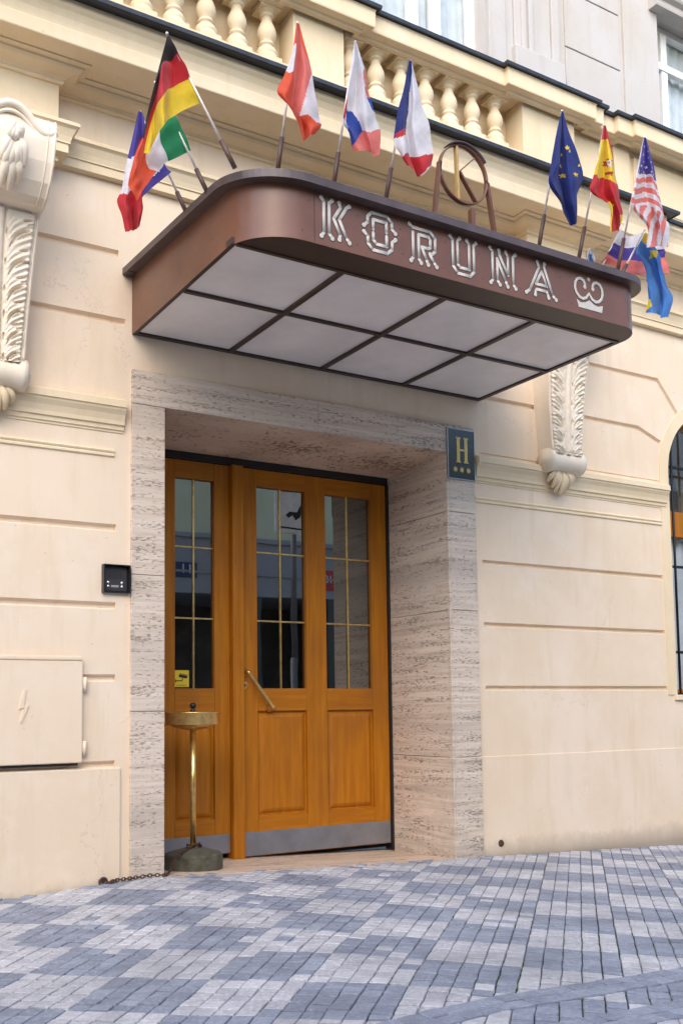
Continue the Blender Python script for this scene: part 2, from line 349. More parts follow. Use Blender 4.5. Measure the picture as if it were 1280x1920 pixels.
def setts():
    me_v, me_f, mi, tone = [], [], [], []
    U0, V0, BU, BV = 1.084, 3.32, .3445, .3335; su, sv = BU/5, BV/5
    s2 = 2**.5
    def stone(corners, dark, hz):
        cx = sum(p[0] for p in corners)/4; cy = sum(p[1] for p in corners)/4
        tn = random.random(); n = len(me_v); tx, ty = random.uniform(-.022,.022), random.uniform(-.022,.022)
        hz += random.uniform(-.0016, .0016)
        for k, (ins, dz) in enumerate(((-.0005, -.014), (.0006, -.0012), (.0026, .0010))):
            for (x, y) in corners:
                dx, dy = cx-x, cy-y; L = math.hypot(dx, dy); x2, y2 = x+dx/L*ins*1.6, y+dy/L*ins*1.6
                me_v.append((x2, y2, zg(x2, y2)+hz+dz+(x2-cx)*tx+(y2-cy)*ty))
        for r in range(2):
            for q in range(4): me_f.append((n+r*4+q, n+r*4+(q+1) % 4, n+r*4+4+(q+1) % 4, n+r*4+4+q)); mi.append(dark); tone.append(tn)
        me_f.append((n+8, n+9, n+10, n+11)); mi.append(dark); tone.append(tn)
    S1, S2 = (-2.69,-2.565), (-2.975,-2.85)
    iu0, iu1 = int(math.floor((-4.6-U0)/su)), int(math.ceil((5.2-U0)/su)); iv0, iv1 = int(math.floor((.2-V0)/sv)), int(math.ceil((6.2-V0)/sv))
    wob = {}
    def w_(k):
        if k not in wob: wob[k] = (0, random.uniform(-.0018,.0018))
        return wob[k]
    for b in range(iv0, iv1):
        off = random.uniform(-.3, .3)*su
        v0, v1 = V0+b*sv, V0+(b+1)*sv
        for a in range(iu0, iu1):
            u0, u1 = U0+a*su, U0+(a+1)*su
            jit = lambda k: math.sin(k*12.9898+b*78.233)*43758.5453 % 1 * .018-.009
            j0 = jit(a)*.7 if a % 5 == 0 else off*.8+jit(a)*1.6; j1 = jit(a+1)*.7 if (a+1) % 5 == 0 else off*.8+jit(a+1)*1.6
            wl, wr = w_((a, b)), w_((a+1, b)); wl2, wr2 = w_((a, b+1)), w_((a+1, b+1))
            g = .0015+.0006*math.sin(b*5.1); gq = lambda k: .0024+.0050*(math.sin(k*91.7+b*37.3)*9631.7 % 1)**2
            uv = [(u0+j0+gq(a), v0+wl[1]+g), (u1+j1-gq(a+1), v0+wr[1]+g), (u1+j1-gq(a+1)+.004*math.sin(a*3.1+b), v1+wr2[1]-g), (u0+j0+gq(a)+.004*math.sin((a-1)*3.1+b), v1+wl2[1]-g)]
            P = [((u+v)/s2, (u-v)/s2) for u, v in uv]
            cx, cy = sum(p[0] for p in P)/4, sum(p[1] for p in P)/4
            if cy > .012 or cy < -4.4 or cx < -.9 or cx > 7.6: continue
            under = S1[0]-.03 < cy < S1[1]+.03 or S2[0]-.03 < cy < S2[1]+.03
            # leave out what the camera and a step aside never see
            P = [(x, min(y, .016)) for x, y in P]
            blk = (math.floor(a/5)+math.floor(b/5)) % 2
            if random.random() < .014: blk = 1-blk
            stone(P, blk, -.0035 if under else 0)
    for (ya, yb) in (S1, S2):
        for r in range(2):
            x = -1+.03*r
            while x < 7.5:
                L = random.uniform(.06, .075); y0 = ya+(yb-ya)*r/2; y1 = ya+(yb-ya)*(r+1)/2
                stone([(x+.001, y0+.001), (x+L-.001, y0+.001), (x+L-.001, y1-.001), (x+.001, y1-.001)], 1, .0025); x += L
    me = bpy.data.meshes.new('pavement'); me.from_pydata(me_v, [], me_f)
    me.materials.append(M_['light']); me.materials.append(M_['dark']); me.polygons.foreach_set('material_index', mi)
    at = me.attributes.new('tone', 'FLOAT', 'FACE'); at.data.foreach_set('value', tone); me.update()
    o = bpy.data.objects.new('pavement', me); C.objects.link(o); tag(o, kind='structure')
setts()
# moss tufts in the joints
def moss():
    g = MB(); s2 = 2**.5
    for k in range(2600):
        u = random.uniform(-1.2, 1.2) if random.random() < .8 else random.uniform(-1.5, 2); bi = random.choice([random.randint(-14, 16)]); v = 3.32+bi*.0667
        x, y = (u+v)/s2, (u-v)/s2
        dens = max(0, min(1, (x-1.4)/2.2))*max(0, min(1, (-y-1.0)/1.2))
        if not (math.sin(x*7+y*3)+math.sin(y*11-x*2) > .25) or random.random() > dens: continue
        for q in range(5):
            xx, yy = x+random.uniform(-.012,.012)+0, y+random.uniform(-.012,.012); 
            d = random.uniform(-.008,.008); xx = x+d*.9+random.uniform(-.002,.002); yy = y+d*.9+random.uniform(-.002,.002)
            h = random.uniform(.002,.008); a = random.random()*6.28; r = .0022; z = zg(xx, yy)-.006
            g.add([(xx-r*math.cos(a), yy-r*math.sin(a), z), (xx+r*math.cos(a), yy+r*math.sin(a), z), (xx+random.uniform(-.004,.004), yy+random.uniform(-.004,.004), z+h+.004)], [(0,1,2)])
    o = g.obj('joint_moss', 'moss', recalc=False); tag(o, 'green moss growing in the joints of the mosaic pavement', 'moss', kind='stuff')
moss()

# ================================================================ THE HOTEL BUILDING
B = empty('hotel_building', (3, .3, 0), 'cream plastered hotel facade with travertine doorway, consoles and balustrade', 'building')
def groove_cutter(pts, w=.017, dp=.016):
    # trapezoid section swept along a polyline in the (x,z) plane, cutting into the wall face
    P = [Vector(p) for p in pts]; n = len(P); vs, fs = [], []
    sec = [(-w-.006, -.01), (-w, 0), (-w*.45, dp), (w*.45, dp), (w, 0), (w+.006, -.01)]
    for i in range(n):
        t1 = (P[i]-P[max(i-1,0)]); t2 = (P[min(i+1,n-1)]-P[i])
        if t1.length < 1e-9: t1 = t2
        if t2.length < 1e-9: t2 = t1
        t1.normalize(); t2.normalize(); n1, n2 = Vector((-t1.y, t1.x)), Vector((-t2.y, t2.x)); m = (n1+n2)/(1+n1.dot(n2))
        for a, d in sec:
            vs.append((P[i].x+m.x*a, W+d, P[i].y+m.y*a))
    k = len(sec)
    for i in range(n-1):
        for q in range(k): fs.append((i*k+q, i*k+(q+1) % k, (i+1)*k+(q+1) % k, (i+1)*k+q))
    fs += [tuple(range(k))[::-1], tuple(range((n-1)*k, n*k))]
    g = MB(); g.add(vs, fs); return g
wl = MB(); wl.box(-3, 9, W, .75, -.6, 4.3)
wall = wl.obj('plaster_wall', 'wall', B)
wall.parent = None; wall.matrix_parent_inverse.identity()
cuts = []
d = MB(); d.box(1.95, 4.0, -.5, 1.5, -1, 2.62); cuts.append(d.obj('cut', 'wall'))
WX, WZ, WR = 6.53, 2.65, .50
wpoly = [(WX-WR, .98), (WX+WR, .98)] + arc(WX, WZ, WR, 0, 180, 28)
d = MB(); d.prism(wpoly, -.5, 1.5); cuts.append(d.obj('cut', 'wall'))
gl = [[(-.6,1.86),(1.755,1.86)], [(-.6,1.452),(1.755,1.452)], [(1.57,1.079),(1.755,1.079)], [(-.6,.640),(1.755,.640)], [(-.6,3.343),(1.76,3.343)], [(-.6,2.972),(1.80,2.972)],
      [(4.212,1.845),(5.928,1.845)], [(4.212,1.438),(5.928,1.438)], [(4.212,1.028),(5.928,1.028)],
      [(4.20,3.345),(5.957,3.345),(6.165,3.112)], [(4.18,2.947),(5.726,2.947),(5.965,2.865)], [(4.22,2.566),(5.93,2.566)]]
for pts in gl: cuts.append(groove_cutter(pts, (.019 if pts[0][0] < 3 else .0165) if pts[0][1] != 2.566 else .007, .023 if pts[0][1] != 2.566 else .006).obj('cut', 'wall'))
baked_boolean(wall, cuts)
wall.parent = B; wall.matrix_parent_inverse = parent_world(B).inverted()

def part(mb, name, mat, parent=None): return mb.obj(name, mat, parent or B)
# plinths
g = MB(); g.box(-3, 1.783, W-.010, W+.1, -.6, .622, .006); part(g, 'plinth', 'wall')
g = MB(); g.box(4.155, 9, W-.006, W+.1, -.6, .592, .004); part(g, 'plinth', 'wall')
# window surround band (flat ring a little proud)
def ring_band():
    g = MB(); out = [(5.935,.98)]+[(x, z) for x, z in arc(WX, WZ, .595, 180, 0, 30)]+[(WX+.595,.98)]
    inn = [(6.03,.98)]+[(x, z) for x, z in arc(WX, WZ, .50, 180, 0, 30)]+[(WX+.5,.98)]
    vs = []; n = len(out)
    for o_, i_ in zip(out, inn): vs += [(o_[0], W+.01, o_[1]), (o_[0], W-.006, o_[1]), (i_[0], W-.006, i_[1]), (i_[0], W+.16, i_[1])]
    fs = [(i*4+q, i*4+q+1, (i+1)*4+q+1, (i+1)*4+q) for i in range(n-1) for q in range(3)]
    g.add(vs, fs); return g
part(ring_band(), 'window_surround', 'trim')
# string courses at 2.5 m
prof = [(-.01,2.548),(.045,2.536),(.058,2.528),(.060,2.492),(.052,2.488),(.050,2.478),(.036,2.455),(.026,2.425),(.024,2.405),(.014,2.402),(.013,2.380),(.006,2.378),(.005,2.366),(-.01,2.364)]
prof2 = [(-.01,2.276),(.010,2.273),(.014,2.264),(.010,2.256),(.006,2.254),(.010,2.247),(.010,2.238),(.004,2.234),(-.01,2.230)]
for xa, xb in ((-3, 1.79), (4.16, 5.985)):
    g = MB(); g.sweep(prof, [(xa, W), (xb, W)] if xa < 0 else [(xa, W), (xb, W)]); g.sweep(prof2, [(xa, W), (xb-.05, W)]); part(g, 'string_course', 'trim')
# architrave, frieze breaks, bed moulding
Wb = W-.115
brk = [(-3,W),(.85,W),(.85,Wb),(1.40,Wb),(1.40,W),(4.58,W),(4.58,Wb),(5.13,Wb),(5.13,W),(9,W)]
arch = [(-.01,3.905),(.078,3.885),(.086,3.878),(.086,3.862),(.078,3.857),(.070,3.850),(.055,3.815),(.048,3.790),(.048,3.782),(.040,3.780),(.040,3.735),(-.01,3.73)]
g = MB(); g.sweep(arch, brk); part(g, 'architrave', 'trim')
bed = [(-.01,4.104),(.014,4.106),(.020,4.114),(.018,4.124),(.024,4.128),(.028,4.134),(.050,4.142),(.085,4.150),(.100,4.162),(.102,4.172),(.110,4.174),(.128,4.177),(.130,4.192),(-.01,4.192)]
g = MB(); g.sweep(bed, brk); part(g, 'bed_moulding', 'trim')
for x0, x1 in ((.85,1.40),(4.58,5.13)):
    g = MB(); g.box(x0, x1, Wb, W+.05, 3.70, 4.2, .003); part(g, 'frieze_block', 'trim')
# cornice (corona) with its flashing; it steps back to the right of x = 5.27
cor = [(-.01,4.185),(.352,4.185),(.355,4.19),(.357,4.255),(.352,4.262),(.354,4.275),(.362,4.305),(.378,4.335),(.392,4.350),(.394,4.385),(-.01,4.385)]
cpath = [(-3,W),(5.27,W),(5.27,W+.06),(9,W+.06)]
g = MB(); g.sweep(cor, cpath); part(g, 'cornice', 'trim')
g = MB(); g.sweep([(.30,4.3862),(.448,4.3862),(.452,4.380),(.458,4.382),(.460,4.402),(.452,4.410),(.30,4.412)], [(-3,W),(5.27,W),(5.27,W+.10),(9,W+.10)]); part(g, 'cornice_flashing', 'flash')
# blind balustrade
g = MB(); g.box(-3, 9, -.10, W+.2, 4.386, 5.0); g.box(-3, 4.88, -.262, -.099, 4.3862, 4.551); part(g, 'balustrade_back_wall', 'trim')
piers = [(2.68,3.02),(4.41,4.88)]
for x0, x1 in piers:
    g = MB(); g.box(x0, x1, -.27, -.101, 4.3865, 4.90, .004); part(g, 'balustrade_pier', 'trim')
g = MB(); g.box(4.885, 9, -.205, -.101, 4.3865, 4.90, .003); g.box(5.30, 5.46, -.235, -.2, 4.3865, 4.90, .003); g.box(5.52, 9, -.222, -.2, 4.44, 4.86, .006); g.box(5.60, 9, -.229, -.215, 4.50, 4.80, .012)
part(g, 'balustrade_panel', 'trim')
rp = [(-.01,4.872),(.018,4.874),(.022,4.882),(.030,4.888),(.075,4.890),(.078,4.898),(.080,4.985),(.086,4.995),(-.01,4.998)]
rpath = [(-3,-.27),(2.60,-.27),(2.60,-.305),(3.09,-.305),(3.09,-.27),(4.27,-.27),(4.27,-.305),(4.90,-.305),(4.90,-.285),(4.99,-.285),(4.99,-.245),(5.29,-.245),(5.29,-.285),(5.43,-.285),(5.43,-.315),(9,-.315)]
g = MB(); g.sweep(rp, rpath); g.box(-3, 9, -.272, -.099, 4.905, 4.997); part(g, 'balustrade_rail', 'trim')
g = MB(); g.sweep([(-.35,5.0),(.096,5.0),(.100,4.995),(.108,4.997),(.110,5.018),(.10,5.026),(-.35,5.03)], rpath); part(g, 'rail_flashing', 'flash')
bprof = [(.062,0),(.062,.03),(.056,.035),(.060,.05),(.062,.07),(.050,.105),(.036,.125),(.034,.130),(.043,.136),(.047,.148),(.043,.160),(.034,.166),(.036,.175),(.048,.205),(.0555,.245),(.053,.285),(.042,.33),(.031,.37),(.029,.39),(.030,.402),(.041,.407),(.043,.417),(.034,.422),(.034,.428),(.046,.440),(.056,.452),(.058,.458)]
bprof = [(r, .02+(z-.0)*.64) for r, z in bprof]
g = MB(); g.lathe(bprof, (0,0,0), 28); g.box(-.064,.064,-.064,.064,.312,.344,.003); g.box(-.064,.064,-.064,.064,.0,.022)
bal0 = None
for x in (.88,1.06,1.245,1.43,1.615,1.802,1.985,2.172,2.360,2.548,3.105,3.292,3.478,3.664,3.85,4.038,4.230):
    if bal0 is None:
        bal0 = g.obj('baluster', 'trim'); bal0.data.name = 'baluster'; b_ = bal0
    else: b_ = bal0.copy(); C.objects.link(b_)
    b_.parent = B; b_.matrix_parent_inverse = parent_world(B).inverted(); b_.location = (x, -.195, 4.552)
# upper floor wall
U = .03
uw = MB(); uw.box(-3, 9, U, .75, 4.302, 9)
upw = uw.obj('upper_wall', 'upper'); cuts = []
d = MB(); d.box(3.30, 4.36, -.5, 1.5, 5.1, 7.8); cuts.append(d.obj('cut', 'wall'))
d = MB(); d.box(6.12, 7.3, -.5, 1.5, 5.1, 6.36); cuts.append(d.obj('cut', 'wall'))
baked_boolean(upw, cuts)
upw.parent = B; upw.matrix_parent_inverse = parent_world(B).inverted()
g = MB()
for z0, z1 in ((4.9,5.70),(5.712,6.145),(6.157,6.60),(6.612,7.1)): g.box(5.12, 5.69, U-.012, U+.02, z0, z1, .005)
g.box(5.73, 6.115, U-.02, U+.02, 4.9, 9, .004)
part(g, 'upper_rustication', 'upper')
g = MB()
for x0, x1, y in ((4.365,4.52,.045),(4.521,4.60,.03),(4.601,4.79,.04),(4.66,4.70,.055),(4.72,4.76,.062),(4.791,4.955,.030),(4.956,5.03,.045)): g.box(x0, x1, U-y, U+.02, 4.9, 9, .006)
g.box(4.58, 5.05, U-.075, U+.02, 4.9, 5.50, .008)
part(g, 'upper_window_surround', 'upper')
hp = [(-.02,6.22),(.10,6.22),(.105,6.235),(.105,6.27),(.14,6.285),(.15,6.30),(.15,6.32),(.17,6.335),(.17,6.36),(-.02,6.40)]
hp = [(d_-.0, z+.10) for d_, z in hp]
g = MB(); g.sweep(hp, [(6.02,U),(9,U)]); part(g, 'window_hood', 'upper')
# upper windows
def sash(x0, x1, z0, z1, y, mull, name='upper_window', fw=.055):
    g = MB(); g.box(x0, x0+fw, y-.03, y+.03, z0, z1, .005); g.box(x1-fw, x1, y-.03, y+.03, z0, z1, .005)
    g.box(x0+fw, x1-fw, y-.029, y+.03, z0, z0+fw, .005); g.box(x0+fw, x1-fw, y-.029, y+.03, z1-fw, z1, .005)
    for m in mull: g.box(m-.035, m+.035, y-.04, y+.03, z0+fw, z1-fw, .006)
    f = part(g, name, 'white')
    p = MB(); p.box(x0+fw*.5, x1-fw*.5, y+.005, y+.01, z0+fw*.5, z1-fw*.5); p.obj('pane', 'winglass', f)
    c = MB(); n = 40
    vs = [(x0+(x1-x0)*i/n, y+.05+.012*math.sin(i*1.9), z) for i in range(n+1) for z in (z0, z1)]
    c.add(vs, [(2*i, 2*i+1, 2*i+3, 2*i+2) for i in range(n)], 0, True); c.obj('curtain', 'curtain', f, recalc=False)
    return f
sash(3.30, 4.36, 5.1, 7.8, .16, [3.83, 4.02])
f2 = sash(6.12, 7.3, 5.1, 6.36, .17, [6.33])
g = MB(); g.box(6.18, 7.25, .12, .17, 5.98, 6.04, .006); g.obj('transom', 'white', f2)
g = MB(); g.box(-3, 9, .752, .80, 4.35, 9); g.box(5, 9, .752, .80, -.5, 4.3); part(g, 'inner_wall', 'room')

# ---------------------------------------------------------------- consoles
def console(cx, name):
    hw = lambda z: .142+(.215-.142)*max(0, min(1, (z-2.62)/1.1))
    # side silhouette (y,z): shaft and head
    sil = [(.03,3.735),(-.36,3.735),(-.378,3.70),(-.384,3.62),(-.374,3.52),(-.345,3.43),(-.30,3.375),(-.255,3.355),(-.200,3.35),(-.175,3.33),(-.155,3.25),(-.135,3.12),(-.122,2.98),(-.115,2.82),(-.112,2.70),(-.115,2.62),(.03,2.58)]
    g = MB(); n = len(sil); L, Rr = [], []
    vs = [(cx-hw(z), y, z) for y, z in sil]+[(cx+hw(z), y, z) for y, z in sil]
    fs = [(i, (i+1) % n, n+(i+1) % n, n+i) for i in range(n)]
    g.add(vs, fs); g.add(vs, [tuple(range(n)), tuple(range(n, 2*n))[::-1]])
    con = part(g, 'console', 'carve')
    # raised fillets at the edges of the front
    g = MB()
    fr = [p for p in sil[1:-1]]
    for sx in (-1, 1):
        for off, r in ((.008, .006), (.040, .004)):
            pts = []
            for k in range(60):
                t = k/59*(len(fr)-1); i = min(int(t), len(fr)-2); f = t-i
                y = fr[i][0]*(1-f)+fr[i+1][0]*f; z = fr[i][1]*(1-f)+fr[i+1][1]*f
                pts.append((cx+sx*(hw(z)-off), y, z))
            g.tube(pts, r, 8)
    g.obj('edge_fillet', 'carve', con)
    # lower scroll drum with volute discs
    g = MB(); prof = [(.0,-.178),(.03,-.178),(.034,-.170),(.052,-.170),(.056,-.160),(.078,-.158),(.080,-.13),(.074,-.11),(.070,-.06),(.069,0),(.070,.06),(.074,.11),(.080,.13),(.078,.158),(.056,.160),(.052,.170),(.034,.170),(.03,.178),(.0,.178)]
    g.lathe(prof, (cx, -.060, 2.565), 32, 'x')
    g.obj('scroll', 'carve', con)
    # upper volute: wavy cap above the head
    g = MB(); pts = []
    for k in range(41):
        u = -1+2*k/40; z = 3.70+.055*math.exp(-(u*2.0)**2)-.05*math.exp(-((abs(u)-.72)*3.4)**2)
        pts.append((cx+u*.21, -.372-.02*math.exp(-(u*2)**2), z))
    g.tube([(x, y+.004, z) for x, y, z in pts], .019, 10); g.tube([(x, y+.006, z-.036) for x, y, z in pts], .009, 8); g.obj('wavy_cap', 'carve', con)
    # acanthus relief on shaft
    def yf(z):
        for i in range(1, len(sil)-2):
            (y1, z1), (y2, z2) = sil[i], sil[i+1]
            if z1 >= z >= z2: return y1+(y2-y1)*(z1-z)/(z1-z2+1e-9)
        return -.11
    import numpy as np
    NU, NV = 96, 210; zz0, zz1 = 3.335, 2.605
    uu = np.linspace(-1, 1, NU); zv = np.linspace(zz0, zz1, NV); Hf = np.zeros((NV, NU)); hwv = np.array([hw(z)-.022 for z in zv])
    X = uu[None, :]*hwv[:, None]; Zg = np.repeat(zv[:, None], NU, 1)
    def ridge(pts, rr, hh):
        nonlocal Hf
        for (x, z), r, h_ in zip(pts, rr, hh):
            d2 = ((X-x)/r)**2+((Zg-z)/r)**2; Hf = np.maximum(Hf, h_*np.sqrt(np.clip(1-d2, 0, 1)))
    def curve(f, n=46): return [f(k/(n-1)) for k in range(n)]
    ax = np.abs(X); sgn = np.sign(X); W2 = hwv[:, None]
    body = .016*np.clip((W2-ax)/.010, 0, 1)**.5*np.clip((ax-.026)/.010, 0, 1)**.5
    rib = .024*np.sqrt(np.clip(1-(ax/.022)**2, 0, 1)); und = np.zeros_like(X); cut = np.zeros_like(X)
    def slot(f, wid, dep, n=40):
        nonlocal cut
        for k in range(n):
            t = k/(n-1); x, z = f(t); r = wid*math.sin(math.pi*(.06+.88*t))**.8; d2 = ((ax-x)**2+(Zg-z)**2)/r**2
            cut = np.maximum(cut, dep*np.sqrt(np.clip(1-d2, 0, 1)))
    P_ = .148
    for ti in range(6):
        zt0 = 3.285-ti*P_*(1-.035*ti); sc2 = 1-.07*ti; Wd = hw(zt0-.07)-.026
        cz = lambda x: zt0-.118*sc2+.090*sc2*np.clip((x-.05)/(Wd-.05), 0, 1)**.55
        band = np.exp(-((Zg-(zt0-.05))/(.062*sc2))**4)
        und += band*(.0055*np.cos(2*np.pi*(Zg-cz(ax))/(.034*sc2))+.005)*np.clip((ax-.035)/.03, 0, 1)
        slot(lambda t: (.052+(Wd-.065)*t**1.25, zt0-.120*sc2+.088*sc2*math.sin(t*math.pi/2)), .0085*sc2, .026)
        slot(lambda t: (Wd-.050+.048*t, zt0+.012-.002+.014*t), .0052, .020, 20)
        slot(lambda t: (Wd-.036+.038*t, zt0-.050*sc2+.040*0+.013*t), .0045, .020, 20) if ti % 2 else slot(lambda t: (Wd-.030+.032*t, zt0-.008+.012*t), .0038, .018, 20)
        slot(lambda t: (.036+.002*t, zt0-.035-.040*t), .0060, .022, 20)
    Hf = np.maximum(np.maximum(body+und, rib)-cut, -.004)
    Hf += .0012*np.sin(X*150+Zg*40)*np.cos(Zg*120+X*60)
    yv = np.array([yf(z) for z in zv]); g = MB()
    g.add([(cx+X[i, k], yv[i]-.0005-Hf[i, k], zv[i]) for i in range(NV) for k in range(NU)], [(i*NU+k, i*NU+k+1, (i+1)*NU+k+1, (i+1)*NU+k) for i in range(NV-1) for k in range(NU-1)], 0, True)
    g.obj('acanthus_relief', 'carve', con, recalc=False)
    # acanthus drop on the head
    g = MB()
    rd = random.Random(4)
    for row, (zs, n_, Lr, rr0) in enumerate(((3.63, 5, .10, .017), (3.585, 6, .17, .019), (3.55, 3, .21, .020))):
        for k in range(n_):
            a = (k-(n_-1)/2)*(.95/n_)*(1.25 if row < 2 else .8); pts, rr = [], []; L2 = Lr*(1-.35*abs(a))*rd.uniform(.9, 1.08)
            for q in range(12):
                t = q/11; z = zs-L2*t*math.cos(a)+.012*math.sin(t*6+k); x = cx+L2*(t*math.sin(a)*(1.25-.5*t*t)); yy = yf(max(min(z, 3.70), 3.37))-.012-.030*math.sin(math.pi*t*.9)-.010*t-.012*(2-row)
                pts.append((x, yy, z)); rr.append(.004+rr0*math.sin(math.pi*(.2+.72*t)))
            g.tube(pts, rr, 10)
    g.obj('acanthus_drop', 'carve', con)
    # leaf pendant below the scroll
    g = MB()
    for k in range(7):
        a = (k-3)/3; pts, rr = [], []
        L_ = .165-.055*a*a
        for q in range(10):
            t = q/9; z = 2.515-L_*t+.03*abs(a)*t*t; x = cx-.002+a*(.045+.058*math.sin(t*2.0)); pts.append((x, W-.028-.052*math.sin(math.pi*(.2+.75*t))-(.010 if k % 2 else 0), z)); rr.append(.006+.014*math.sin(math.pi*(.12+.78*t)))
        g.tube(pts, rr, 8)
    g.obj('leaf_pendant', 'trim', con)
console(1.10, 'left'); console(4.872, 'right')

# ---------------------------------------------------------------- travertine doorway
def slab_tone(o):
    bm = bmesh.new(); bm.from_mesh(o.data); lay = bm.faces.layers.float.new('slab'); seen = set(); rnd = random.Random(12)
    bm.faces.ensure_lookup_table()
    for f in bm.faces:
        if f.index in seen: continue
        st = [f]; seen.add(f.index); tn = rnd.uniform(0, .38)
        while st:
            q = st.pop(); q[lay] = tn
            for e in q.edges:
                for h in e.link_faces:
                    if h.index not in seen: seen.add(h.index); st.append(h)
    bm.to_mesh(o.data); bm.free()
g = MB(); s = .0015
def slab(*a): g.box(*a, .0025)
X0, X1, XA, XB, ZT, ZO = 1.832, 2.016, 3.922, 4.150, 2.535, 2.720
for z0, z1 in ((-.3,.905),(.908,1.62),(1.623,ZT-s)): slab(X0, X1, 0, .60, z0, z1)
for z0, z1 in ((-.3,.595),(.598,1.52),(1.523,2.15),(2.153,ZT-s)):
    slab(XB-.21, XB, 0, .03, z0, z1)
    slab(XA, XB-.01, .0315, .75, z0, z1)
for x0, x1 in ((X0, 2.976),(2.979, XB)): slab(x0, x1, 0, .03, ZT+s, ZO)
slab(XA, XB-.211, .0015, .031, -.3, ZT-s)
ds = part(g, 'door_surround', 'trav')
slab_tone(ds)
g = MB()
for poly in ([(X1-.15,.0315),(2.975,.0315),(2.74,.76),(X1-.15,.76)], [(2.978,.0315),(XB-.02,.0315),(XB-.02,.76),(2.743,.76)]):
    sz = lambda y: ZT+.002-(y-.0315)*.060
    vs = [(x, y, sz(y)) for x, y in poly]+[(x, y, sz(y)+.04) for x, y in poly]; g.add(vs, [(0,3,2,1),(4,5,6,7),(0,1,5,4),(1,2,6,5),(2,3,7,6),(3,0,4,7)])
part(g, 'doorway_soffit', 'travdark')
g = MB()
def zt(x, y): return .055-.040*(x-2)-.022*(y/.68)
for x0, x1, y0, y1 in ((2.017,2.60,-.045,.50),(2.603,3.30,-.045,.50),(3.303,3.921,-.045,.50),(2.017,2.9,.503,.78),(2.903,3.921,.503,.78)):
    c = [(x0,y0),(x1,y0),(x1,y1),(x0,y1)]
    g.add([(x, y, zt(x, y)) for x, y in c]+[(x, y, -.3) for x, y in c], [(0,1,2,3),(0,4,5,1),(1,5,6,2),(2,6,7,3),(3,7,4,0)])
part(g, 'threshold', 'travfloor')
# dark jambs
g = MB(); g.box(3.906, 3.9215, .655, .74, -.04, 2.448, .002); g.box(2.017, 3.9215, .664, .74, 2.449, 2.497, .002); part(g, 'door_jamb', 'blackjamb')

# ---------------------------------------------------------------- door leaves
YF = .672
def raised_panel(g, x0, x1, z0, z1, y):
    g.box(x0-.004, x1+.004, y+.021, y+.03, z0-.004, z1+.004)            # sunk field
    a = .030
    vs = [(x0+.012,y+.021,z0+.012),(x1-.012,y+.021,z0+.012),(x1-.012,y+.021,z1-.012),(x0+.012,y+.021,z1-.012)]
    vi = [(x0+a+.012,y+.004,z0+a+.012),(x1-a-.012,y+.004,z0+a+.012),(x1-a-.012,y+.004,z1-a-.012),(x0+a+.012,y+.004,z1-a-.012)]
    vo = [(x0+a-.002,y+.010,z0+a-.002),(x1-a+.002,y+.010,z0+a-.002),(x1-a+.002,y+.010,z1-a+.002),(x0+a-.002,y+.010,z1-a+.002)]
    g.add(vs+vo+vi, [(0,1,5,4),(1,2,6,5),(2,3,7,6),(3,0,4,7),(4,5,9,8),(5,6,10,9),(6,7,11,10),(7,4,8,11),(8,9,10,11)])
def leaf(name, x0, x1, gl, label=None):
    up = MB(); subs = []
    zb = zt(x0, .68)+.006
    xs = [x0]+[v for ab in gl for v in ab]+[x1]
    for i in range(0, len(xs), 2): up.box(xs[i], xs[i+1], YF, YF+.05, zb, 2.446, .003)
    lf = part(up, name, 'wood')
    for a, b in gl:
        for z0, z1 in ((zb, .250), (.902, 1.043), (2.337, 2.446)):
            g = MB(); g.box(a+.001, b-.001, YF+.0008, YF+.049, z0, z1, .002); g.obj('door_rail', 'woodh', lf)
        g = MB(); raised_panel(g, a, b, .250, .902, YF); g.obj('door_panel', 'woodl', lf)
        g = MB(); g.box(a-.004, b+.004, YF+.028, YF+.033, 1.040, 2.340); g.obj('glass_pane', 'glass', lf)
        g = MB(); xm = (a+b)/2; g.box(xm-.0055, xm+.0055, YF+.019, YF+.0275, 1.043, 2.337, .002)
        for z in (1.472, 1.912): g.box(a, b, YF+.020, YF+.0272, z-.0048, z+.0048, .002)
        g.obj('glazing_bars', 'brass', lf)
    g = MB(); g.box(x0+.008, x1-.004, YF-.004, YF-.0005, zb+.004, .156, .001); g.obj('kick_plate', 'steel', lf)
    return lf
dl = leaf('entrance_door', 2.797, 3.904, [(2.908,3.266),(3.418,3.779)])
sl = leaf('side_leaf', 2.02, 2.716, [(2.353,2.613)])
g = MB(); g.box(2.718, 2.795, YF-.045, YF+.05, -.02, 2.447, .006); part(g, 'door_post', 'wood')
g = MB(); g.box(2.353, 2.613, YF-.0015, YF+.0, .985, .988); g.obj('rail_bead', 'woodh', sl)
# handle, escutcheon
g = MB(); a, b = Vector((2.812, YF-.055, 1.150)), Vector((2.995, YF-.055, .912))
g.tube([a+(b-a)*t for t in (0,.03,.06,.1,.5,.9,.94,.97,1)], [.010,.015,.013,.0105,.012,.0105,.013,.015,.010], 12)
for p in (a+(b-a)*.03, a+(b-a)*.97): g.lathe([(.0,.055),(.024,.055),(.025,.049),(.014,.043),(.011,.012),(.016,-.004),(0,-.010)], (p.x, YF-.056, p.z), 18, 'y')
g.obj('door_handle', 'brass', dl)
g = MB(); g.lathe([(0,-.008),(.019,-.008),(.026,-.002),(.026,.0005)], (2.816, YF, 1.062), 20, 'y'); k = g.obj('keyhole_plate', 'brass', dl)
g = MB(); g.box(2.8135, 2.8185, YF-.0095, YF-.0085, 1.050, 1.068); g.ball((2.816, YF-.0085, 1.069), .0048, 10, 0, (1,.3,1)); g.obj('keyhole', 'ink', dl)
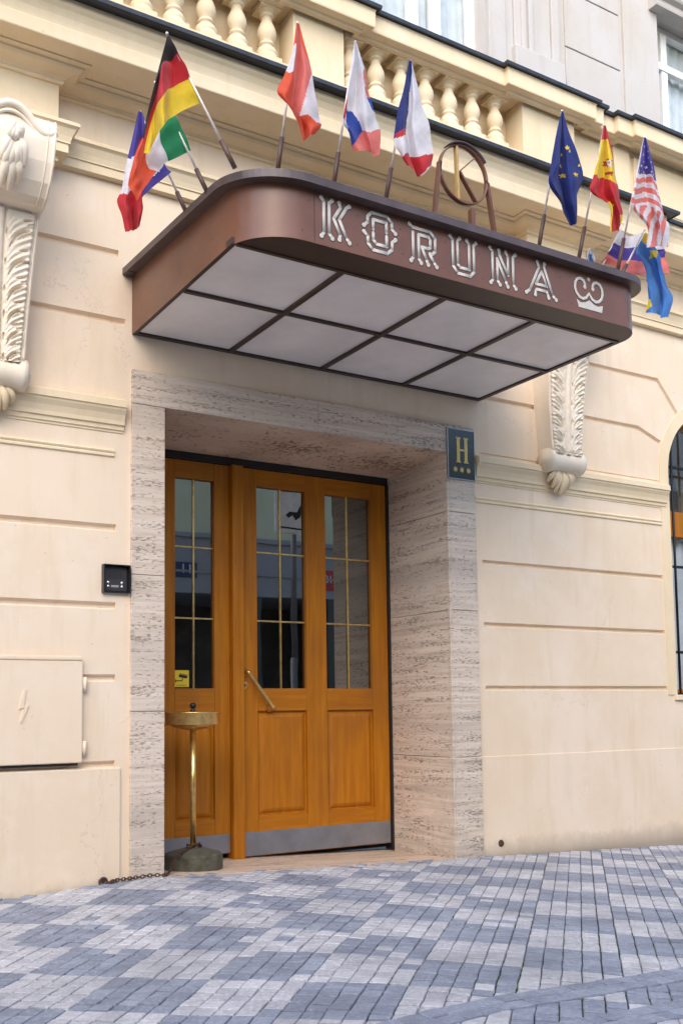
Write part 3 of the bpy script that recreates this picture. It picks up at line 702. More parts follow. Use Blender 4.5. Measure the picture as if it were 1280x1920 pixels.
# lobby behind the glass
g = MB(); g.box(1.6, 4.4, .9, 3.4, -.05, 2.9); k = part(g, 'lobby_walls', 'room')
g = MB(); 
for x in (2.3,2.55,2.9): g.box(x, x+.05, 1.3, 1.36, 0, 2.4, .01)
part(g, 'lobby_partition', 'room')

# ---------------------------------------------------------------- arched window
g = MB(); yw = .20
pts = [(6.03+.03,.98+.03)]+[(x, z) for x, z in arc(WX, WZ, .47, 180, 0, 28)]+[(7.03-.03,.98+.03)]
g.tube([(x, yw, z) for x, z in pts], .032, 6, smooth=False, closed=True)
g.box(6.05, 7.01, yw-.02, yw+.03, 2.20, 2.40, .006); g.box(6.50, 6.56, yw-.02, yw+.03, 1.0, 2.2, .005)
aw = part(g, 'arched_window', 'wood')
g = MB(); g.prism([(6.04,.985),(7.02,.985)]+arc(WX, WZ, .49, 0, 180, 24), yw+.008, yw+.013); g.obj('pane', 'winglass', aw)
g = MB(); n = 36
g.add([(6.04+i*.98/n, yw+.06+.012*math.sin(i*2.1), z) for i in range(n+1) for z in (1.0, 2.2)], [(2*i,2*i+1,2*i+3,2*i+2) for i in range(n)], 0, True); g.obj('curtain', 'curtain', aw, recalc=False)
g = MB()
for x in (6.155,6.34,6.53,6.72,6.905):
    zz = WZ+math.sqrt(max(0, .49**2-(x-WX)**2)); g.tube([(x, .09, .99),(x, .09, zz)], .0095, 8)
for z in (1.30,1.95,2.72): g.box(6.035, 7.025, .094, .108, z-.010, z+.010, .002)
g.obj('window_grille', 'grille', aw)
g = MB(); g.box(6.0, 7.06, -.0, .2, .94, .978, .006); g.obj('window_sill', 'trim', aw)

# ---------------------------------------------------------------- utility hatch
g = MB(); g.box(-.5, 1.578, W-.026, W+.002, .655, 1.165, .006); g.box(-.5, 1.574, W-.031, W-.016, 1.166, 1.188, .006)
h = part(g, 'utility_hatch', 'wall')
for z in (1.055,.735):
    g = MB(); g.tube([(1.592, W-.018, z-.045),(1.592, W-.018, z+.028)], .009, 10); g.box(1.578, 1.592, W-.018, W-.008, z-.03, z+.028, .002); g.obj('hinge', 'wall', h)
g = MB(); bolt = [(1.285,1.02),(1.262,.925),(1.288,.932),(1.268,.865),(1.275,.855),(1.312,.945),(1.286,.938),(1.297,1.02)]
g.prism(bolt, W-.031, W-.0255); g.obj('lightning_mark', 'wall', h)
g = MB(); g.box(-.5, 1.56, W-.012, W+.004, .641, .652); part(g, 'hatch_painted_shadow', 'ink')  # black strip painted in for the shade under the hatch
# ================================================================ CANOPY
CX0, CX1, CYF, CR, CS = 1.836, 4.216, -1.385, .26, .17
K = empty('entrance_canopy', (3.02, 0, 2.91), 'brown painted metal canopy with rounded corners and cream hotel lettering above the door', 'canopy')
def outline(off=0, yb=W, n=14):
    r = CR+off
    return [(CX0-off, yb)]+[(x, y) for x, y in arc(CX0+CR, CYF+CR, r, 180, 270, n)]+[(x, y) for x, y in arc(CX1-CS, CYF+CS, CS+off, 270, 360, n)]+[(CX1+off, yb)]
slope = lambda p: .082*(p.y-(CYF-.05))/1.45
zb, zt_ = 2.913, 3.158
def fascia():
    g = MB(); P = outline(); n = len(P); rows = 9; vs = []
    rnd = random.Random(5)
    for i, p in enumerate(P):
        for k in range(rows):
            t = k/(rows-1); z = zb+(zt_+slope(Vector(p))-zb)*t; vs.append((p[0], p[1], z))
    fs = [(i*rows+k, i*rows+k+1, (i+1)*rows+k+1, (i+1)*rows+k) for i in range(n-1) for k in range(rows-1)]
    g.add(vs, fs, 0, True); return g
f = fascia().obj('fascia', 'brown', K)
g = MB(); g.box(2.142, 2.1445, CYF-.0012, CYF+.002, zb+.004, zt_-.004); g.obj('sheet_seam', 'groove', f)
rnd = random.Random(2)
for x in (2.10,2.19,2.36,2.60,2.84,3.08,3.32,3.60,3.66):
    for z in (3.09, 2.965):
        g = MB(); g.ball((x+rnd.uniform(-.02,.02), CYF-.001, z+rnd.uniform(-.01,.01)), .0024, 8); g.obj('rivet', 'groove', f)
# bottom flange ring with the eight-pane soffit in it
GX0, GX1, GY0, GY1 = CX0+.022, CX1-.024, -1.205, -.012
g = MB(); n = 14
P = outline(0, W-.002, n); 
def fl(z0, z1):
    # outline minus the pane field: three butted pieces
    left = [(CX0, W-.002)]+[p for p in P[1:-1] if p[0] <= CX0+CR+.001]
    front = arc(CX0+CR, CYF+CR, CR, 180, 270, n)+arc(CX1-CS, CYF+CS, CS, 270, 360, n)
    front = [(x, y) for x, y in front]
    return front
front = fl(0, 0)
poly = front+[(CX1, GY0), (CX0, GY0)] if GY0 > CYF+CR else None
# front band: everything of the outline in front of GY0
fb = [(x, y) for x, y in front if y < GY0]
xl = CX0+CR-math.sqrt(CR**2-(CYF+CR-GY0)**2) if GY0 < CYF+CR else CX0
fb = [(xl, GY0)]+fb+[(CX1-.0005, GY0)]
fb = [(CX0+.0015+(x-CX0)*(1-.003/(CX1-CX0)), y+(.0015 if y < GY0-.001 else 0)) for x, y in fb]
vs = [(x, y, zb) for x, y in fb]+[(x, y, zb+.02) for x, y in fb]; m = len(fb)
g.add(vs, [tuple(range(m)), tuple(range(m, 2*m))[::-1]]+[(i, (i+1) % m, m+(i+1) % m, m+i) for i in range(m)])
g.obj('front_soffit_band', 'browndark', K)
g = MB()
g.box(CX0+.001, GX0, GY0+.001, W-.002, zb+.0005, zb+.03); g.box(GX1, CX1-.001, GY0+.001, W-.002, zb+.0005, zb+.03); g.box(GX0+.0005, GX1-.0005, GY1, W-.002, zb, zb+.03)
xs = [GX0, 2.403, 2.997, 3.587, GX1]
for x in xs[1:4]: g.box(x-.0135, x+.0135, GY0+.001, GY1-.0005, zb-.004, zb+.024, .002)
for i in range(4): g.box(xs[i]+(.0138 if i else 0), xs[i+1]-(.0138 if i < 3 else 0), -.648, -.622, zb-.0035, zb+.024, .002)
g.box(GX0, GX1, GY0-.012, GY0+.010, zb-.006, zb+.02, .002)
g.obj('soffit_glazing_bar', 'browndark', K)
for i in range(4):
    for y0, y1 in ((GY0, -.635), (-.635, GY1)):
        g = MB(); g.box(xs[i]+.004, xs[i+1]-.004, y0+.004, y1-.004, zb+.010, zb+.018); g.obj('soffit_pane', 'frost', K)
# roof sheet with its overhanging rim, and the raised lip inside it
def rim(off0, z0, z1, off1):
    g = MB(); O, I = outline(off0, W, 16), outline(off1, W, 16); n = len(O)
    vs = []
    for (x, y), (xi, yi) in zip(O, I):
        s_ = slope(Vector((x, y))); 
        vs += [(xi, yi, z0+s_), (x, y, z0+s_), (x, y, z1+s_), (xi, yi, z1+s_)]
    fs = [(i*4+q, i*4+(q+1) % 4, (i+1)*4+(q+1) % 4, (i+1)*4+q) for i in range(n-1) for q in range(4)]; fs += [(0,3,2,1), ((n-1)*4,(n-1)*4+1,(n-1)*4+2,(n-1)*4+3)]
    g.add(vs, fs); return g
r = rim(.054, 3.150, 3.186, -.03); r.obj('roof_rim', 'brownside', K)
g = rim(-.012, 3.1865, 3.212, -.05); g.obj('roof_lip', 'brownside', K)
O = outline(-.0305, W, 16); m = len(O)
g = MB(); g.add([(x, y, 3.168+slope(Vector((x, y)))) for x, y in O]+[(x, y, 3.160+slope(Vector((x, y)))) for x, y in O], [tuple(range(m)), tuple(range(m, 2*m))[::-1]]+[(i, (i+1) % m, m+(i+1) % m, m+i) for i in range(m)])
g.obj('roof_sheet', 'flash', K)
g = MB(); g.box(1.788, CX0-.002, -.055, W, 3.225, 3.262, .003); g.obj('wall_bracket', 'brownside', K)
g = MB(); g.box(3.93, 3.955, CYF-.053, CYF-.046, 3.148, 3.190, .002); g.obj('rim_patch', 'brownside', K)

# ---------------------------------------------------------------- lettering (inline double strokes with ball ends)
GL = {
 'K': [[(.06,1,1),(.14,.90),(.14,.10),(.06,0,1)], [(.42,.99,1),(.32,.90),(.32,.10),(.42,.0,1)], [(.66,.99,1),(.70,.86),(.47,.54),(.68,.14),(.66,.02,1)], [(1.0,.97,1),(.90,.90),(.66,.54),(.90,.10),(1.0,.0,1)]],
 'O': [[(.02,.60,1),(.13,.70),(.13,.86),(.26,1),(.74,1),(.88,.86),(.88,.70),(.99,.60,1)], [(.30,.56),(.30,.82),(.71,.82),(.71,.56)], [(.02,.43,1),(.13,.33),(.13,.15),(.28,0),(.73,0),(.88,.14),(.88,.33),(.99,.43,1)], [(.30,.46),(.30,.27),(.39,.18),(.71,.18),(.71,.46)]],
 'R': [[(.03,1,1),(.14,.93),(.78,.93),(.95,.78),(.95,.42),(.84,.32),(.74,.32),(.90,.10),(1.0,0,1)], [(.15,.80),(.15,.10),(.07,.0,1)], [(.43,0,1),(.35,.10),(.35,.77),(.71,.77),(.77,.71),(.77,.50),(.70,.45),(.46,.45),(.62,.12),(.69,0,1)]],
 'U': [[(.03,1,1),(.12,.90),(.12,.18),(.29,0),(.76,0),(.91,.15),(.91,.90),(1.0,1,1)], [(.38,1,1),(.30,.90),(.30,.26),(.38,.18),(.73,.18),(.73,.90),(.65,1,1)]],
 'N': [[(.02,1,1),(.11,.90),(.11,.10),(.03,0,1)], [(.36,1,1),(.38,.86),(.70,.34),(.70,.88),(.62,1,1)], [(.38,0,1),(.29,.10),(.29,.74),(.60,.14),(.68,0,1)], [(1.0,1,1),(.90,.90),(.90,.10),(.99,0,1)]],
 'A': [[(.40,1,1),(.45,.84),(.13,.10),(.02,.0,1)], [(.64,1,1),(.62,.88),(.89,.10),(1.0,0,1)], [(.535,.74),(.34,.33),(.70,.33),(.535,.74)], [(.31,0,1),(.32,.10),(.36,.17),(.68,.17),(.72,.10),(.75,.0,1)]],
}
def stroke(g, pts, x0, x1, z0, z1, rr, y, fl, ball=1.38):
    P = [(x0+(p[0])*(x1-x0), z0+p[1]*(z1-z0)) for p in pts]
    # straight runs with ball joints so that corners stay full
    for a, b in zip(P[:-1], P[1:]): g.tube([(a[0], y, a[1]), (b[0], y, b[1])], rr, 10, flat=(1, fl, 1))
    for k, p in enumerate(P):
        e = len(pts[k]) > 2
        g.ball((p[0], y, p[1]), rr*(ball if e else 1.0), 12, 0, (1, fl*(1 if not e else 1), 1))
def letter(name, ch, x0, x1):
    z0, z1 = 2.954, 3.128; xa, xb = x0+.008, x1-.008
    g, d = MB(), MB()
    for s_ in GL[ch]:
        stroke(g, s_, xa, xb, z0, z1, .0080, CYF-.0016, .10); stroke(d, s_, xa, xb, z0, z1, .0104, CYF-.0004, .06)
    o = g.obj(name, 'inlay', K); d.obj('letter_groove', 'groove', o)
for ch, (a, b) in zip('KORUNA', [(2.161,2.330),(2.388,2.580),(2.637,2.812),(2.873,3.050),(3.118,3.300),(3.347,3.568)]): letter('letter_'+ch.lower(), ch, a, b)
def emblem():
    x0, x1, z0, z1 = 3.690, 3.898, 2.952, 3.118; sx, sz = x1-x0, z1-z0; g, d = MB(), MB()
    L = [(.36,.70),(.37,.80),(.32,.90),(.22,.95),(.11,.90),(.04,.78),(.02,.62),(.06,.46),(.16,.34),(.28,.30),(.40,.36),(.50,.52)]
    pts = [(x0+x*sx, CYF-.0016, z0+z*sz) for x, z in L]+[(x0+(1-x)*sx, CYF-.0016, z0+z*sz) for x, z in L[::-1][1:]]
    g.tube(pts, .0084, 10, flat=(1,.12,1)); g.ball(pts[0], .0115, 12, 0, (1,.14,1)); g.ball(pts[-1], .0115, 12, 0, (1,.14,1)); g.ball((x0+.5*sx, CYF-.0016, z0+.98*sz), .0110, 12, 0, (1,.14,1))
    d.tube([(x, CYF-.0004, z-.001) for x, y, z in pts], .0110, 10, flat=(1,.12,1))
    g.prism([(x0+.07*sx, z0+.235*sz),(x0+.13*sx, z0+.0*sz),(x0+.93*sx, z0+.0*sz),(x0+.97*sx, z0+.235*sz),(x0+.80*sx, z0+.17*sz),(x0+.66*sx, z0+.20*sz),(x0+.5*sx, z0+.30*sz),(x0+.36*sx, z0+.20*sz),(x0+.2*sx, z0+.16*sz)], CYF-.0022, CYF-.0006)
    o = g.obj('crown_emblem', 'inlay', K); d.obj('emblem_groove', 'groove', o)
emblem()

# ---------------------------------------------------------------- ring sign on the roof: a K inside an O
T = empty('ring_emblem', (3.05, -1.30, 3.20), 'brown metal hoop holding a letter K, standing on the canopy roof', 'emblem sign')
c0 = Vector((3.046, -1.30, 3.512)); r0 = .146
def hoop(r, w_, t_, a0=0, a1=360, n=64, dz=0, cx=0):
    g = MB(); vs = []
    for i in range(n+1):
        a = R(a0+(a1-a0)*i/n)
        for rr, yy in ((r-t_, -w_),(r+t_, -w_),(r+t_, w_),(r-t_, w_)): vs.append((c0.x+cx+rr*math.cos(a), c0.y+yy, c0.z+dz+rr*math.sin(a)))
    g.add(vs, [(i*4+q, (i+1)*4+q, (i+1)*4+(q+1) % 4, i*4+(q+1) % 4) for i in range(n) for q in range(4)]+[(0,1,2,3),(n*4+3,n*4+2,n*4+1,n*4)], 0, True); return g
hoop(r0, .012, .0035).obj('hoop', 'brown', T)
def bar(g, a, b, w_=.009, t_=.003):
    a, b = Vector(a), Vector(b); d_ = (b-a).normalized(); n_ = Vector((d_.z, 0, -d_.x)); vs = []
    for p in (a, b):
        for q, yy in ((-t_,-w_),(t_,-w_),(t_,w_),(-t_,w_)): vs.append(p+n_*q+Vector((0,yy,0)))
    g.add(vs, [(0,1,2,3),(7,6,5,4),(0,4,5,1),(1,5,6,2),(2,6,7,3),(3,7,4,0)])
g = MB(); bar(g, (3.004,-1.30,3.650), (3.008,-1.30,3.375), .010, .007); g.obj('letter_stem', 'ringgold', T)
g = MB(); bar(g, (3.020,-1.30,3.523), (3.130,-1.30,3.630), .003, .003); bar(g, (3.020,-1.30,3.523), (3.124,-1.30,3.390), .012, .0045); g.obj('letter_arm', 'brown', T)
for a_, b_, w1, w2 in (((2.852,-1.30,3.185), (2.900,-1.30,3.54), .012, .008), ((3.246,-1.30,3.19), (3.196,-1.30,3.51), .012, .008), ((3.094,-1.30,3.185), (3.094,-1.30,3.345), .014, .012)):
    g = MB(); bar(g, a_, b_, w1, w2); g.obj('post', 'brown', T)
hoop(.157, .024, .003, 35, 128, 30, .0).obj('top_band', 'brownside', T)

